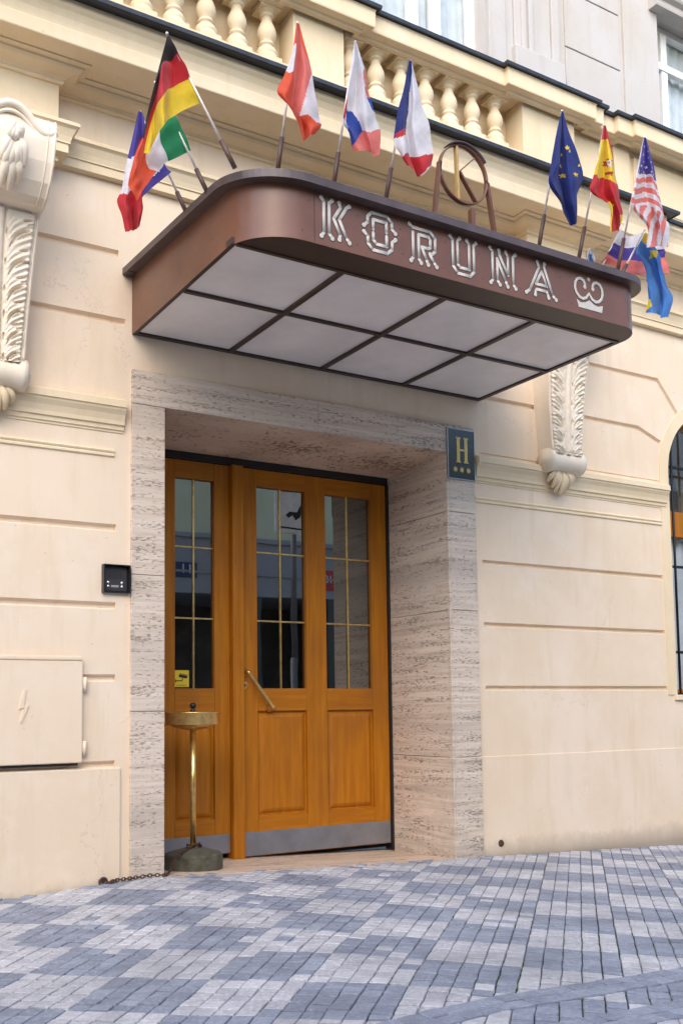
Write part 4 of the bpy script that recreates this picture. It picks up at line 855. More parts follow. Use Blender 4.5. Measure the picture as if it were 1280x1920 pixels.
# ================================================================ FLAGS
# cloth shapes (metres) and their colour cells as run lengths: colour number, count
FLAGS = [{"name":"german","base":[1.7942,-1.31,3.2007],"tip":[1.4994,-1.29,3.7025],"ctl":[[[1.4999,-1.306,3.6859],[1.4801,-1.286,3.5864],[1.434,-1.316,3.4227],[1.4185,-1.286,3.3202],[1.3931,-1.306,3.2114]],[[1.5446,-1.306,3.6204],[1.5346,-1.256,3.6112],[1.4626,-1.336,3.5213],[1.4543,-1.276,3.4034],[1.3977,-1.306,3.1971]],[[1.6017,-1.306,3.5303],[1.5418,-1.256,3.4987],[1.4565,-1.346,3.3726],[1.4521,-1.276,3.343],[1.4001,-1.306,3.1506]],[[1.6496,-1.306,3.4455],[1.5442,-1.256,3.3665],[1.4636,-1.346,3.255],[1.4593,-1.276,3.2309],[1.4159,-1.306,3.1395]]],"NT":84,"NS":54,"cells":[0,1512,1,1512,7,1512]},{"name":"italian","base":[1.7819,-1.054,3.2103],"tip":[1.5541,-1.02,3.6594],"ctl":[[[1.4603,-1.046,3.2933],[1.4886,-1.0402,3.3598],[1.5303,-1.0318,3.4665],[1.5513,-1.0402,3.554],[1.5464,-1.046,3.6372]],[[1.4392,-1.046,3.2085],[1.4692,-1.0542,3.2679],[1.5262,-1.0178,3.3922],[1.5607,-1.0542,3.4642],[1.6158,-1.046,3.552]],[[1.4253,-1.046,3.1288],[1.4612,-1.064,3.1657],[1.5229,-1.008,3.2821],[1.557,-1.064,3.3682],[1.6736,-1.046,3.4691]],[[1.4635,-1.046,3.0727],[1.4947,-1.064,3.1346],[1.5647,-1.008,3.2478],[1.5964,-1.064,3.2783],[1.7217,-1.046,3.3848]]],"NT":84,"NS":54,"cells":[2,27,4,14,8,13,2,27,4,14,8,13,2,27,4,14,8,13,2,27,4,14,8,13,2,27,4,14,8,13,2,27,4,14,8,13,2,27,4,14,8,13,2,27,4,14,8,13,2,27,4,14,8,13,2,27,4,14,8,13,2,27,4,14,8,13,2,27,4,14,8,13,2,27,4,14,8,13,2,27,4,14,8,13,2,27,4,14,8,13,2,27,4,14,8,13,2,27,4,14,8,13,2,27,4,14,8,13,2,27,4,14,8,13,2,27,4,14,8,13,2,27,4,14,8,13,2,27,4,14,8,13,2,27,4,14,8,13,2,27,4,14,8,13,2,27,4,14,8,13,2,27,4,14,8,13,2,27,4,14,8,13,2,27,4,14,8,13,2,27,4,14,8,13,2,27,4,14,8,13,2,27,4,14,8,13,2,27,4,14,8,13,2,27,4,14,8,13,2,27,4,14,8,13,2,27,4,14,8,13,2,27,4,14,8,13,2,27,4,14,8,13,2,27,4,14,8,13,2,27,4,14,8,13,2,27,4,14,8,13,2,27,4,14,8,13,2,27,4,14,8,13,2,27,4,14,8,13,2,27,4,14,8,13,2,27,4,14,8,13,2,27,4,14,8,13,2,27,4,14,8,13,2,27,4,14,8,13,2,27,4,14,8,13,2,27,4,14,8,13,2,27,4,14,8,13,2,27,4,14,8,13,2,27,4,14,8,13,2,27,4,14,8,13,2,27,4,14,8,13,2,27,4,14,8,13,2,27,4,14,8,13,2,27,4,14,8,13,2,27,4,14,8,13,2,27,4,14,8,13,2,27,4,14,8,13,2,27,4,14,8,13,2,27,4,14,8,13,2,27,4,14,8,13,2,27,4,14,8,13,2,27,4,14,8,13,2,27,4,14,8,13,2,27,4,14,8,13,2,27,4,14,8,13,2,27,4,14,8,13,2,27,4,14,8,13,2,27,4,14,8,13,2,27,4,14,8,13,2,27,4,14,8,13,2,27,4,14,8,13,2,27,4,14,8,13,2,27,4,14,8,13,2,27,4,14,8,13,2,27,4,14,8,13,2,27,4,14,8,13,2,27,4,14,8,13,2,27,4,14,8,13,2,27,4,14,8,13,2,27,4,14,8,13]},{"name":"french","base":[1.7877,-0.814,3.2198],"tip":[1.5644,-0.81,3.6376],"ctl":[[[1.5497,-0.836,3.619],[1.5569,-0.8302,3.6244],[1.5651,-0.8218,3.629],[1.5696,-0.8302,3.6183],[1.5751,-0.836,3.6042]],[[1.5249,-0.836,3.5],[1.537,-0.8442,3.4994],[1.5682,-0.8078,3.5251],[1.5723,-0.8442,3.5025],[1.5932,-0.836,3.5258]],[[1.5029,-0.836,3.3928],[1.5188,-0.854,3.3861],[1.5697,-0.798,3.426],[1.607,-0.854,3.3941],[1.6811,-0.836,3.3936]],[[1.4763,-0.836,3.2357],[1.4996,-0.854,3.2262],[1.5551,-0.798,3.2622],[1.5896,-0.854,3.2582],[1.6994,-0.836,3.363]],[[1.4569,-0.836,3.1759],[1.4851,-0.854,3.1481],[1.5353,-0.798,3.1789],[1.5446,-0.854,3.1762],[1.5763,-0.836,3.2429]],[[1.4745,-0.836,3.1039],[1.4952,-0.854,3.0939],[1.5405,-0.798,3.1376],[1.5423,-0.854,3.1209],[1.5665,-0.836,3.1526]],[[1.4897,-0.836,3.0312],[1.5029,-0.854,3.0318],[1.5458,-0.798,3.0737],[1.5401,-0.854,3.0558],[1.5567,-0.836,3.0777]]],"NT":84,"NS":54,"cells":[11,846,1,18,11,30,1,24,11,25,1,29,11,24,1,30,11,24,1,30,11,23,1,31,11,22,1,22,4,10,11,21,1,16,4,17,11,21,1,9,4,24,11,20,4,34,11,19,4,35,11,18,4,35,11,18,4,35,11,13,4,40,11,3,4,50,11,4,4,49,11,5,4,48,11,6,4,47,11,7,4,47,11,7,4,45,11,9,4,44,11,10,4,28,1,14,11,12,4,26,1,15,11,13,4,24,1,15,11,15,4,22,1,14,11,18,4,20,1,15,11,19,4,18,1,17,11,19,4,17,1,19,11,18,4,15,1,21,11,18,4,14,1,23,11,17,4,13,1,24,11,17,4,4,1,34,11,16,1,39,11,15,1,43,11,11,1,44,11,10,1,45,11,9,1,45,11,9,1,46,11,8,1,47,11,7,1,48,11,6,1,50,11,4,1,52,11,2,1,1458]},{"name":"austrian","base":[1.9879,-1.35,3.2415],"tip":[2.0046,-1.5,3.8055],"ctl":[[[1.9845,-1.526,3.7749],[1.9904,-1.5202,3.7806],[2.0003,-1.5118,3.7871],[1.9981,-1.5202,3.7811],[1.9973,-1.526,3.7748]],[[1.9651,-1.526,3.6451],[1.9706,-1.5342,3.6375],[2.0043,-1.4978,3.6756],[2.0068,-1.5342,3.662],[2.0295,-1.526,3.6607]],[[1.9259,-1.526,3.5263],[1.9435,-1.544,3.5103],[2.0009,-1.488,3.5733],[2.0127,-1.544,3.5571],[2.0566,-1.526,3.5468]],[[1.89,-1.526,3.4377],[1.9174,-1.544,3.416],[1.9842,-1.488,3.459],[1.996,-1.544,3.4415],[2.0736,-1.526,3.453]],[[1.9523,-1.526,3.4],[1.9496,-1.544,3.3709],[1.9912,-1.488,3.393],[2.0053,-1.544,3.3653],[2.0884,-1.526,3.3868]],[[1.9897,-1.526,3.3373],[1.9869,-1.544,3.3224],[2.0268,-1.488,3.357],[2.0304,-1.544,3.3265],[2.0931,-1.526,3.3505]],[[2.0095,-1.526,3.2851],[2.0015,-1.544,3.2665],[2.039,-1.488,3.2947],[2.0298,-1.544,3.2821],[2.0718,-1.526,3.3157]]],"NT":84,"NS":54,"cells":[2,61,3,10,2,46,3,15,2,41,3,19,2,36,3,21,2,34,3,22,2,33,3,23,2,31,3,25,2,30,3,25,2,30,3,25,2,19,4,10,3,26,2,12,4,15,3,28,2,11,4,15,3,30,2,9,4,15,3,31,2,8,4,15,3,32,2,7,4,15,3,33,2,6,4,15,3,34,2,5,4,15,3,35,2,4,4,15,3,36,2,3,4,15,3,37,2,2,4,15,3,39,4,16,3,38,4,16,3,38,4,16,3,38,4,16,3,38,4,1,2,16,3,37,2,18,3,34,4,2,2,19,3,32,4,3,2,19,3,31,4,4,2,20,3,29,4,5,2,21,3,27,4,6,2,22,3,26,4,6,2,22,3,25,4,7,2,23,3,24,4,7,2,24,3,22,4,8,2,24,3,22,4,8,2,25,3,20,4,9,2,25,3,20,4,9,2,26,3,19,4,9,2,26,3,18,4,10,2,26,3,18,4,10,2,26,3,18,4,10,2,26,3,17,4,11,2,26,3,17,4,11,2,26,3,16,4,12,2,26,3,16,4,12,2,26,3,15,4,13,2,26,3,15,4,13,2,26,3,14,4,14,2,26,3,14,4,14,2,26,3,13,4,15,2,25,3,14,4,15,2,25,3,13,4,16,2,24,3,13,4,17,2,22,3,15,4,17,2,19,3,17,4,18,2,13,3,22,2,9,4,10,2,7,3,26,2,12,4,9,3,30,2,16,4,8,3,28,2,18,4,8,3,25,2,22,4,7,3,22,2,25,4,7,3,19,2,29,4,6,3,14,2,34,4,6,3,8,2,40,4,6,3,1,2,50,4,3,2,972]},{"name":"slovak","base":[2.2706,-1.35,3.2555],"tip":[2.2945,-1.5,3.8234],"ctl":[[[2.2719,-1.526,3.7997],[2.2778,-1.5202,3.8047],[2.2853,-1.5118,3.8118],[2.2819,-1.5202,3.8049],[2.2802,-1.526,3.8002]],[[2.2562,-1.526,3.6866],[2.2618,-1.5342,3.6814],[2.2996,-1.4978,3.7179],[2.2951,-1.5342,3.6977],[2.3173,-1.526,3.7077]],[[2.2295,-1.526,3.5612],[2.2343,-1.544,3.5527],[2.2983,-1.488,3.605],[2.3004,-1.544,3.5794],[2.3488,-1.526,3.6054]],[[2.2057,-1.526,3.4259],[2.2159,-1.544,3.4244],[2.2851,-1.488,3.4831],[2.3121,-1.544,3.4691],[2.3805,-1.526,3.5076]],[[2.2372,-1.526,3.3733],[2.2472,-1.544,3.3598],[2.3198,-1.488,3.4108],[2.33,-1.544,3.3923],[2.3988,-1.526,3.4348]],[[2.2633,-1.526,3.309],[2.2814,-1.544,3.291],[2.3546,-1.488,3.3331],[2.3503,-1.544,3.2967],[2.3935,-1.526,3.3158]]],"NT":84,"NS":54,"cells":[4,1132,3,2,4,49,3,5,4,47,3,7,4,45,3,9,4,44,3,10,4,42,3,12,4,41,3,5,4,2,3,6,4,39,3,5,4,4,3,6,4,39,3,3,4,7,3,5,4,40,3,3,4,6,3,5,4,41,3,3,4,6,3,4,4,6,1,1,4,35,3,2,4,6,3,4,4,6,1,2,4,35,3,11,4,5,1,4,4,35,3,10,4,4,1,6,4,35,3,9,4,4,1,7,4,35,3,8,4,3,1,9,4,35,3,7,4,3,1,10,4,34,3,7,4,2,1,11,4,35,3,6,4,2,1,12,4,33,5,7,4,1,1,14,4,33,5,6,4,1,1,14,4,33,5,6,1,16,4,33,5,5,1,16,4,34,5,4,1,17,4,33,5,4,1,17,5,1,4,32,5,4,1,17,5,3,4,31,5,3,1,16,4,1,5,6,4,28,5,3,1,16,4,1,5,8,4,28,5,1,1,15,4,2,5,9,4,28,1,14,4,3,5,9,4,33,1,8,4,3,5,11,4,43,5,11,4,42,5,13,4,41,5,13,4,40,5,14,4,39,5,15,4,38,5,17,4,36,5,18,4,35,5,19,4,33,5,21,4,32,5,22,4,30,5,24,4,28,5,26,4,27,5,27,4,25,5,29,4,25,5,29,3,14,4,11,5,27,3,27,5,25,3,29,5,23,3,31,5,22,3,32,5,20,3,34,5,18,3,36,5,16,3,38,5,14,3,40,5,12,3,42,5,10,3,44,5,8,3,46,5,6,3,48,5,5,3,49,5,3,3,51,5,1,3,161]},{"name":"czech","base":[2.5526,-1.35,3.2648],"tip":[2.5881,-1.5,3.8339],"ctl":[[[2.5629,-1.526,3.8125],[2.5709,-1.5202,3.8168],[2.5808,-1.5118,3.8232],[2.5783,-1.5202,3.8155],[2.5777,-1.526,3.81]],[[2.5333,-1.526,3.6763],[2.542,-1.5342,3.6746],[2.5868,-1.4978,3.7149],[2.5778,-1.5342,3.6966],[2.6109,-1.526,3.7122]],[[2.5044,-1.526,3.5593],[2.5147,-1.544,3.5529],[2.5824,-1.488,3.6096],[2.5797,-1.544,3.5811],[2.6381,-1.526,3.6094]],[[2.4782,-1.526,3.4221],[2.5005,-1.544,3.4369],[2.5678,-1.488,3.4912],[2.5828,-1.544,3.4669],[2.6655,-1.526,3.509]],[[2.5027,-1.526,3.3576],[2.5127,-1.544,3.3417],[2.586,-1.488,3.3909],[2.6039,-1.544,3.3683],[2.681,-1.526,3.4124]],[[2.5511,-1.526,3.3171],[2.5549,-1.544,3.2847],[2.6194,-1.488,3.2998],[2.6225,-1.544,3.2864],[2.6763,-1.526,3.348]]],"NT":84,"NS":54,"cells":[6,107,4,1,6,50,4,4,6,47,4,7,6,45,4,9,6,44,4,10,6,43,4,11,6,42,4,12,6,40,4,14,6,38,4,16,6,36,4,18,6,34,4,20,6,32,4,22,6,31,4,23,6,29,4,25,6,28,4,26,6,27,4,27,6,27,4,27,6,26,4,28,6,26,4,28,6,25,4,29,6,25,4,29,6,24,4,30,6,24,4,30,6,24,4,30,6,24,4,30,6,24,4,30,6,24,4,30,6,24,4,30,6,24,4,30,6,24,4,30,6,24,4,30,6,24,4,30,6,24,4,30,6,24,4,30,6,24,4,30,6,25,4,29,6,25,4,29,6,25,4,29,6,25,4,29,6,25,4,29,6,25,4,29,6,25,4,29,6,26,4,28,6,26,4,28,6,26,4,28,6,26,4,28,6,25,4,1,1,1,4,27,6,4,1,22,4,28,6,5,1,21,4,28,6,6,1,19,4,36,1,18,4,41,1,12,4,799,1,14,4,38,1,37,4,14,1,45,4,7,1,48,4,3,1,51,4,1,1,583,4,4,1,43,4,17]},{"name":"european","base":[3.4975,-1.35,3.2764],"tip":[3.5311,-1.5,3.897],"ctl":[[[3.5009,-1.526,3.8678],[3.5095,-1.5202,3.873],[3.5207,-1.5118,3.8803],[3.515,-1.5202,3.8733],[3.5119,-1.526,3.8685]],[[3.454,-1.526,3.703],[3.464,-1.5342,3.7018],[3.5228,-1.4978,3.7436],[3.5121,-1.5342,3.7274],[3.5536,-1.526,3.7413]],[[3.4235,-1.526,3.5753],[3.4312,-1.544,3.5742],[3.5235,-1.488,3.6282],[3.515,-1.544,3.6011],[3.6076,-1.526,3.6338]],[[3.3941,-1.526,3.4683],[3.4125,-1.544,3.4704],[3.5155,-1.488,3.5281],[3.5175,-1.544,3.4967],[3.629,-1.526,3.536]],[[3.4617,-1.526,3.3853],[3.4579,-1.544,3.3707],[3.5469,-1.488,3.414],[3.5275,-1.544,3.3974],[3.5875,-1.526,3.441]],[[3.5226,-1.526,3.2995],[3.5148,-1.544,3.2788],[3.59,-1.488,3.3136],[3.5512,-1.544,3.2825],[3.5856,-1.526,3.3211]]],"NT":84,"NS":54,"cells":[6,1230,7,2,6,48,7,8,6,48,7,5,6,54,7,1,6,52,7,2,6,37,7,1,6,52,7,3,6,376,7,1,6,52,7,3,6,21,7,1,6,32,7,1,6,19,7,2,6,304,7,2,6,11,7,1,6,36,7,8,6,7,7,5,6,37,7,4,6,9,7,3,6,37,7,2,6,2,7,2,6,8,7,1,6,1,7,1,6,2004]},{"name":"spanish","base":[3.7789,-1.35,3.2812],"tip":[3.83,-1.5,3.9105],"ctl":[[[3.7976,-1.526,3.8868],[3.8078,-1.5202,3.8916],[3.8209,-1.5118,3.8986],[3.8155,-1.5202,3.8911],[3.813,-1.526,3.8858]],[[3.7555,-1.526,3.7363],[3.7661,-1.5342,3.7382],[3.8255,-1.4978,3.7768],[3.8094,-1.5342,3.7567],[3.8499,-1.526,3.7728]],[[3.7062,-1.526,3.5857],[3.7214,-1.544,3.5814],[3.8209,-1.488,3.6359],[3.8066,-1.544,3.6052],[3.8818,-1.526,3.6348]],[[3.6755,-1.526,3.4954],[3.7094,-1.544,3.4907],[3.8198,-1.488,3.5377],[3.8175,-1.544,3.5171],[3.897,-1.526,3.5526]],[[3.8146,-1.526,3.4647],[3.8133,-1.544,3.4364],[3.8942,-1.488,3.4681],[3.8594,-1.544,3.4313],[3.9156,-1.526,3.4597]],[[3.819,-1.526,3.3266],[3.8186,-1.544,3.3159],[3.9001,-1.488,3.3572],[3.8576,-1.544,3.3228],[3.92,-1.526,3.3947]]],"NT":84,"NS":54,"cells":[1,540,7,47,1,7,7,47,1,7,7,48,1,6,7,48,1,6,7,48,1,6,7,48,1,6,7,49,1,5,7,49,1,5,7,49,1,5,7,49,1,5,7,50,1,4,7,50,1,4,7,50,1,4,7,35,10,4,7,11,1,4,7,26,10,9,4,8,10,3,7,5,1,3,7,29,10,7,4,2,10,2,4,3,7,8,1,3,7,25,10,11,4,7,10,2,7,6,1,3,7,35,10,2,7,1,4,4,7,9,1,3,7,52,1,2,7,52,1,2,7,52,1,2,7,30,10,15,7,7,1,2,7,31,10,13,7,7,1,11,7,33,10,2,7,8,1,22,7,32,1,32,7,22,1,39,7,15,1,44,7,10,1,46,7,8,1,48,7,6,1,50,7,4,1,52,7,2,1,942,7,5,1,46,7,10,1,41,7,16,1,34,7,19,1,32,7,20,1,29,7,23,1,28,7,24,1,30,7,21,1,33,7,19,1,35,7,17,1,37,7,15,1,39,7,14,1,40,7,13,1,35,7,3,1,3,7,12,1,36,7,18,1,36,7,18,1,35,7,19,1,35,7,19,1,35,7,19,1,35,7,20,1,34,7,20,1,34,7,20,1,36,7,19,1,36,7,18,1,37,7,16,1,39,7,2]},{"name":"american","base":[4.0689,-1.35,3.2845],"tip":[4.1323,-1.5,3.938],"ctl":[[[4.0973,-1.526,3.9111],[4.1083,-1.5202,3.9167],[4.1223,-1.5118,3.9245],[4.1166,-1.5202,3.9177],[4.1138,-1.526,3.9131]],[[4.0562,-1.526,3.763],[4.0716,-1.5342,3.7664],[4.1399,-1.4978,3.8098],[4.1219,-1.5342,3.7868],[4.1569,-1.526,3.8009]],[[4.009,-1.526,3.6412],[4.0294,-1.544,3.6442],[4.1368,-1.488,3.7064],[4.1203,-1.544,3.6694],[4.2001,-1.526,3.6881]],[[3.9738,-1.526,3.5096],[4.0098,-1.544,3.511],[4.1367,-1.488,3.5608],[4.1484,-1.544,3.5181],[4.2445,-1.526,3.5215]],[[4.0935,-1.526,3.4182],[4.1053,-1.544,3.4134],[4.2184,-1.488,3.4659],[4.1931,-1.544,3.4355],[4.2668,-1.526,3.4737]],[[4.0913,-1.526,3.3098],[4.1069,-1.544,3.3003],[4.2114,-1.488,3.3484],[4.1861,-1.544,3.3193],[4.2504,-1.526,3.3421]]],"NT":84,"NS":54,"cells":[11,340,4,10,11,225,4,7,11,24,4,2,11,50,4,2,11,2,4,2,11,129,4,1,11,50,4,5,11,88,4,5,11,54,4,1,11,18,4,5,11,69,4,6,11,53,4,1,11,65,4,1,11,2,4,2,11,51,4,4,11,13,4,3,11,11,4,4,11,54,4,2,11,43,4,5,11,19,4,1,11,29,4,13,11,10,4,3,11,12,4,2,11,1,4,1,11,12,4,20,11,17,4,1,11,1,4,1,11,7,4,3,11,4,4,28,11,26,4,39,11,15,3,13,4,35,11,6,3,26,4,3,3,14,4,11,3,52,4,2,3,54,4,14,3,40,4,50,3,4,4,108,3,51,4,3,3,108,4,9,3,14,4,29,3,2,4,133,3,26,4,3,3,135,4,21,3,21,4,37,3,2,4,59,3,7,4,7,3,7,4,5,3,5,4,5,3,5,4,6,3,2,4,4,3,7,4,7,3,7,4,5,3,5,4,5,3,6,4,5,3,3,4,2,3,7,4,7,3,7,4,6,3,5,4,6,3,5,4,5,3,11,4,8,3,7,4,6,3,5,4,6,3,5,4,6,3,9,4,8,3,7,4,7,3,5,4,6,3,5,4,6,3,7,4,9,3,7,4,7,3,6,4,6,3,6,4,6,3,5,4,8,3,8,4,7,3,7,4,6,3,6,4,6,3,6,4,5,3,9,4,7,3,7,4,7,3,6,4,6,3,7,4,2,3,9,4,8,3,8,4,6,3,7,4,7,3,6,4,1,3,8,4,9,3,8,4,7,3,7,4,7,3,7,4,1,3,5,4,10,3,8,4,7,3,8,4,7,3,7,4,2,3,1,4,11,3,9,4,8,3,8,4,7,3,8,4,11,3,10,4,8,3,8,4,9,3,7,4,9,3,11,4,8,3,9,4,9,3,8,4,6,3,12,4,8,3,10,4,9,3,8,4,4,3,13,4,9,3,9,4,10,3,9,4,4,3,11,4,10,3,9,4,10,3,9,4,5,3,9,4,10,3,10,4,10,3,10,4,5,3,7,4,11,3,10,4,10,3,10,4,6,3,6,4,11,3,10,4,11,3,10,4,6,3,4,4,13,3,9,4,11,3,10,4,7,3,3,4,13,3,10,4,10,3,11,4,7,3,3,4,12,3,10,4,11,3,10,4,8,3,2,4,13,3,10,4,10,3,11,4,8,3,2,4,12,3,10,4,11,3,10,4,9,3,1,4,13,3,10,4,11,3,10,4,9,3,1,4,12,3,11,4,10,3,11,4,9,3,1,4,12,3,10,4,11,3,10,4,10,3,1,4,11,3,11,4,11,3,10,4,10,3,1,4,11,3,11,4,10,3,11,4,22,3,11,4,10,3,10,4,10,3,1,4,11,3,11,4,11,3,10,4,10,3,1,4,10,3,12,4,10,3,10,4,10,3,2]},{"name":"russian","base":[4.0328,-1.22,3.243],"tip":[4.2608,-1.22,3.6106],"ctl":[[[4.2063,-1.236,3.5528],[4.3247,-1.206,3.5543],[4.3695,-1.256,3.5661],[4.525,-1.206,3.5875],[4.5693,-1.236,3.5537]],[[4.1597,-1.236,3.4673],[4.2992,-1.206,3.4823],[4.3648,-1.256,3.4837],[4.5212,-1.206,3.5226],[4.5815,-1.236,3.5311]],[[4.1101,-1.236,3.3942],[4.252,-1.206,3.4026],[4.3247,-1.256,3.3871],[4.5182,-1.206,3.4709],[4.5834,-1.236,3.4868]],[[4.0699,-1.236,3.3361],[4.2062,-1.206,3.3394],[4.2897,-1.256,3.2987],[4.4993,-1.206,3.3775],[4.6044,-1.236,3.3863]]],"NT":84,"NS":54,"cells":[4,1512,11,1566,3,1458]},{"name":"ukrainian","base":[4.0836,-1.38,3.2522],"tip":[4.2473,-1.38,3.5015],"ctl":[[[4.1927,-1.406,3.4286],[4.2133,-1.4002,3.4542],[4.2409,-1.3918,3.4767],[4.2475,-1.4002,3.4626],[4.2564,-1.406,3.4382]],[[4.1332,-1.406,3.3306],[4.1576,-1.4142,3.339],[4.2428,-1.3778,3.38],[4.2599,-1.4142,3.3692],[4.3209,-1.406,3.378]],[[4.1933,-1.406,3.2909],[4.2009,-1.424,3.2706],[4.3097,-1.368,3.3146],[4.2861,-1.424,3.2871],[4.3507,-1.406,3.303]],[[4.2172,-1.406,3.1977],[4.2253,-1.424,3.1866],[4.3303,-1.368,3.228],[4.3065,-1.424,3.2015],[4.3761,-1.406,3.2237]],[[4.228,-1.406,3.0955],[4.2447,-1.424,3.0865],[4.3589,-1.368,3.1309],[4.3439,-1.424,3.1134],[4.4191,-1.406,3.1479]],[[4.2113,-1.406,3.0236],[4.2273,-1.424,3.0057],[4.3362,-1.368,3.0383],[4.3117,-1.424,3.0048],[4.3679,-1.406,3.0193]]],"NT":84,"NS":54,"cells":[7,44,9,11,7,41,9,17,7,35,9,22,7,31,9,26,7,27,9,30,7,24,9,32,7,21,9,36,7,17,9,40,7,14,9,43,7,11,9,46,7,7,9,49,7,5,9,51,7,2,9,127,7,1,9,48,7,6,9,41,7,12,9,35,7,18,9,36,7,17,9,36,7,17,9,37,7,16,9,37,7,16,9,37,7,16,9,37,7,16,9,37,7,12,9,41,7,3,9,2237,7,5,9,49,7,6,9,48,7,6,9,48,7,7,9,47,7,8,9,46,7,9,9,45,7,10,9,44,7,10,9,44,7,9,9,45,7,8,9,46,7,7,9,47,7,6,9,48,7,5,9,49,7,4,9,50,7,3,9,51,7,2,9,52,7,1,9,53]},{"name":"small","base":[4.0226,-1.15,3.2371],"tip":[4.0571,-1.15,3.4412],"ctl":[[[4.0255,-1.176,3.423],[4.0337,-1.1702,3.4266],[4.0446,-1.1618,3.4318],[4.0377,-1.1702,3.426],[4.0337,-1.176,3.4219]],[[3.9984,-1.176,3.3678],[4.0061,-1.1842,3.3632],[4.0653,-1.1478,3.3948],[4.0475,-1.1842,3.3729],[4.0769,-1.176,3.38]],[[3.9805,-1.176,3.2483],[3.986,-1.194,3.2365],[4.0654,-1.138,3.2756],[4.0352,-1.194,3.2444],[4.0875,-1.176,3.2598]]],"NT":20,"NS":14,"cells":[4,87,9,1,4,13,9,3,4,11,9,6,4,8,9,5,4,9,9,5,4,9,9,5,4,11,9,3,4,104]}]
HUES = ['k', 'r', 'o', 'p', 'w', 'b', 'n', 'y', 'g', 'u', 'd', 'v']
LAB = dict(
 german='black, red and gold flag at the left front corner of the canopy roof',
 italian='green, white and red flag half hidden behind the black, red and gold one',
 french='blue, white and red tricolour hanging lowest at the canopy left side',
 austrian='red and white flag above the left rounded corner of the canopy front',
 slovak='white, blue and red flag with a red shield, second in the front row',
 czech='white and red flag with a blue wedge, just left of the ring emblem',
 european='deep blue flag with yellow stars, right of the ring emblem',
 spanish='red and yellow flag with a crest, between the starred blue flag and the striped one',
 american='striped red and white flag with white stars on blue',
 russian='white, blue and red striped flag spread behind the star-spangled flag pole',
 ukrainian='light blue flag with yellow edges drooping past the right end of the canopy',
 small='tiny folded white and pale blue pennant peeping over the canopy rim')
def parse(s_):
    out = []
    for i in range(0, len(s_), 2): out += [s_[i]]*s_[i+1]
    return out
for F in FLAGS:
    b, t = Vector(F['base']), Vector(F['tip']); d_ = (t-b).normalized()
    b2 = b-d_*((b.z-3.19)/max(.2, d_.z)) if b.z > 3.19 else b
    b2.x = min(b2.x, 4.16)
    E_ = empty('flag', b2, LAB[F['name']], 'flag', 'small national flags on the canopy roof')
    L_ = (t-b2).length; q = b+(t-b)*(.19 if F['name'] != 'ukrainian' else .05)
    g = MB(); g.tube([q-d_*.01, b+(t-b)*.42, t-d_*.01], [.0056,.0052,.0036], 10); g.ball(t-d_*.006, .0065, 10); g.obj('pole', 'pole', E_)
    g = MB(); g.tube([b2, q], .0105, 10); g.obj('pole_sleeve', 'sleeve', E_)
    NT, NS, cells = F['NT'], F['NS'], parse(F['cells'])
    ctl = [[Vector(p) for p in r_] for r_ in F['ctl']]
    keys = sorted(set(cells)); vs = []; rnd = random.Random(len(F['cells'])); ph = rnd.random()*6
    for a in range(NT+1):
        for c in range(NS+1):
            tt, ss = a/NT, c/NS; p = cr([cr(r_, ss) for r_ in ctl], tt)
            k = min(1, tt*2.2)
            p = p+Vector((0, (.010*math.sin(ss*9+tt*3+ph)+.005*math.sin(ss*17-tt*8+ph*2)+.0035*math.sin(tt*21+ss*6))*k, .0015*math.sin(ss*25+ph)*k)); vs.append(p)
    g = MB(); fs = [(a*(NS+1)+c, a*(NS+1)+c+1, (a+1)*(NS+1)+c+1, (a+1)*(NS+1)+c) for a in range(NT) for c in range(NS)]
    g.add(vs, fs, 0, True); g.mi = [keys.index(x) for x in cells]
    g.obj('cloth', [FM[HUES[x]] for x in keys], E_, recalc=False)

# ================================================================ SIGN, INTERCOM
S = empty('star_rating_sign', (4.034, 0, 2.53), 'black glass plaque with a gold letter H over three gold stars, at the doorway corner', 'sign')
g = MB(); g.box(3.926, 4.142, -.009, -.0005, 2.366, 2.690, .002); g.obj('sign_panel', 'sign', S)
g = MB()
for a in ((3.922,3.928,-.012,-.0004,2.362,2.694),(4.140,4.146,-.012,-.0004,2.362,2.694),(3.9285,4.1395,-.0118,-.0004,2.362,2.368),(3.9285,4.1395,-.0118,-.0004,2.688,2.694)): g.box(*a, .001)
g.obj('sign_trim', 'silver', S)
g = MB(); y0, y1 = -.0125, -.0092; g.box(3.996, 4.022, y0, y1, 2.482, 2.630); g.box(4.058, 4.084, y0, y1, 2.482, 2.630); g.box(4.0222, 4.0578, y0+.0004, y1, 2.550, 2.562)
for x in (4.009, 4.071):
    for z in (2.4775, 2.6345): g.box(x-.019, x+.019, y0-.0003, y1, z-.0045, z+.0045)
g.obj('letter_h', 'gold', S)
for x in (3.983, 4.036, 4.089):
    g = MB(); g.prism([(x+(.0215 if k % 2 == 0 else .0105)*math.sin(math.pi*k/8), 2.427+(.0215 if k % 2 == 0 else .0105)*math.cos(math.pi*k/8)) for k in range(16)], y0, y1); g.obj('star', 'gold', S)
N = empty('door_intercom', (1.745, W, 1.59), 'small black intercom with four chrome buttons beside the left travertine pillar', 'intercom')
g = MB(); x0, x1, z0, z1 = 1.678, 1.822, 1.518, 1.664
g.box(x0, x1, W-.008, W-.0005, z0, z1, .002)
for a in ((x0,x0+.006,z0,z1),(x1-.006,x1,z0,z1)): g.box(a[0], a[1], W-.040, W-.0081, a[2], a[3], .0015)
g.box(x0+.0062, x1-.0062, W-.039, W-.0081, z1-.006, z1, .0015); g.box(x0+.0062, x1-.0062, W-.022, W-.0081, z0, z0+.005, .0015)
g.obj('housing', 'black', N)
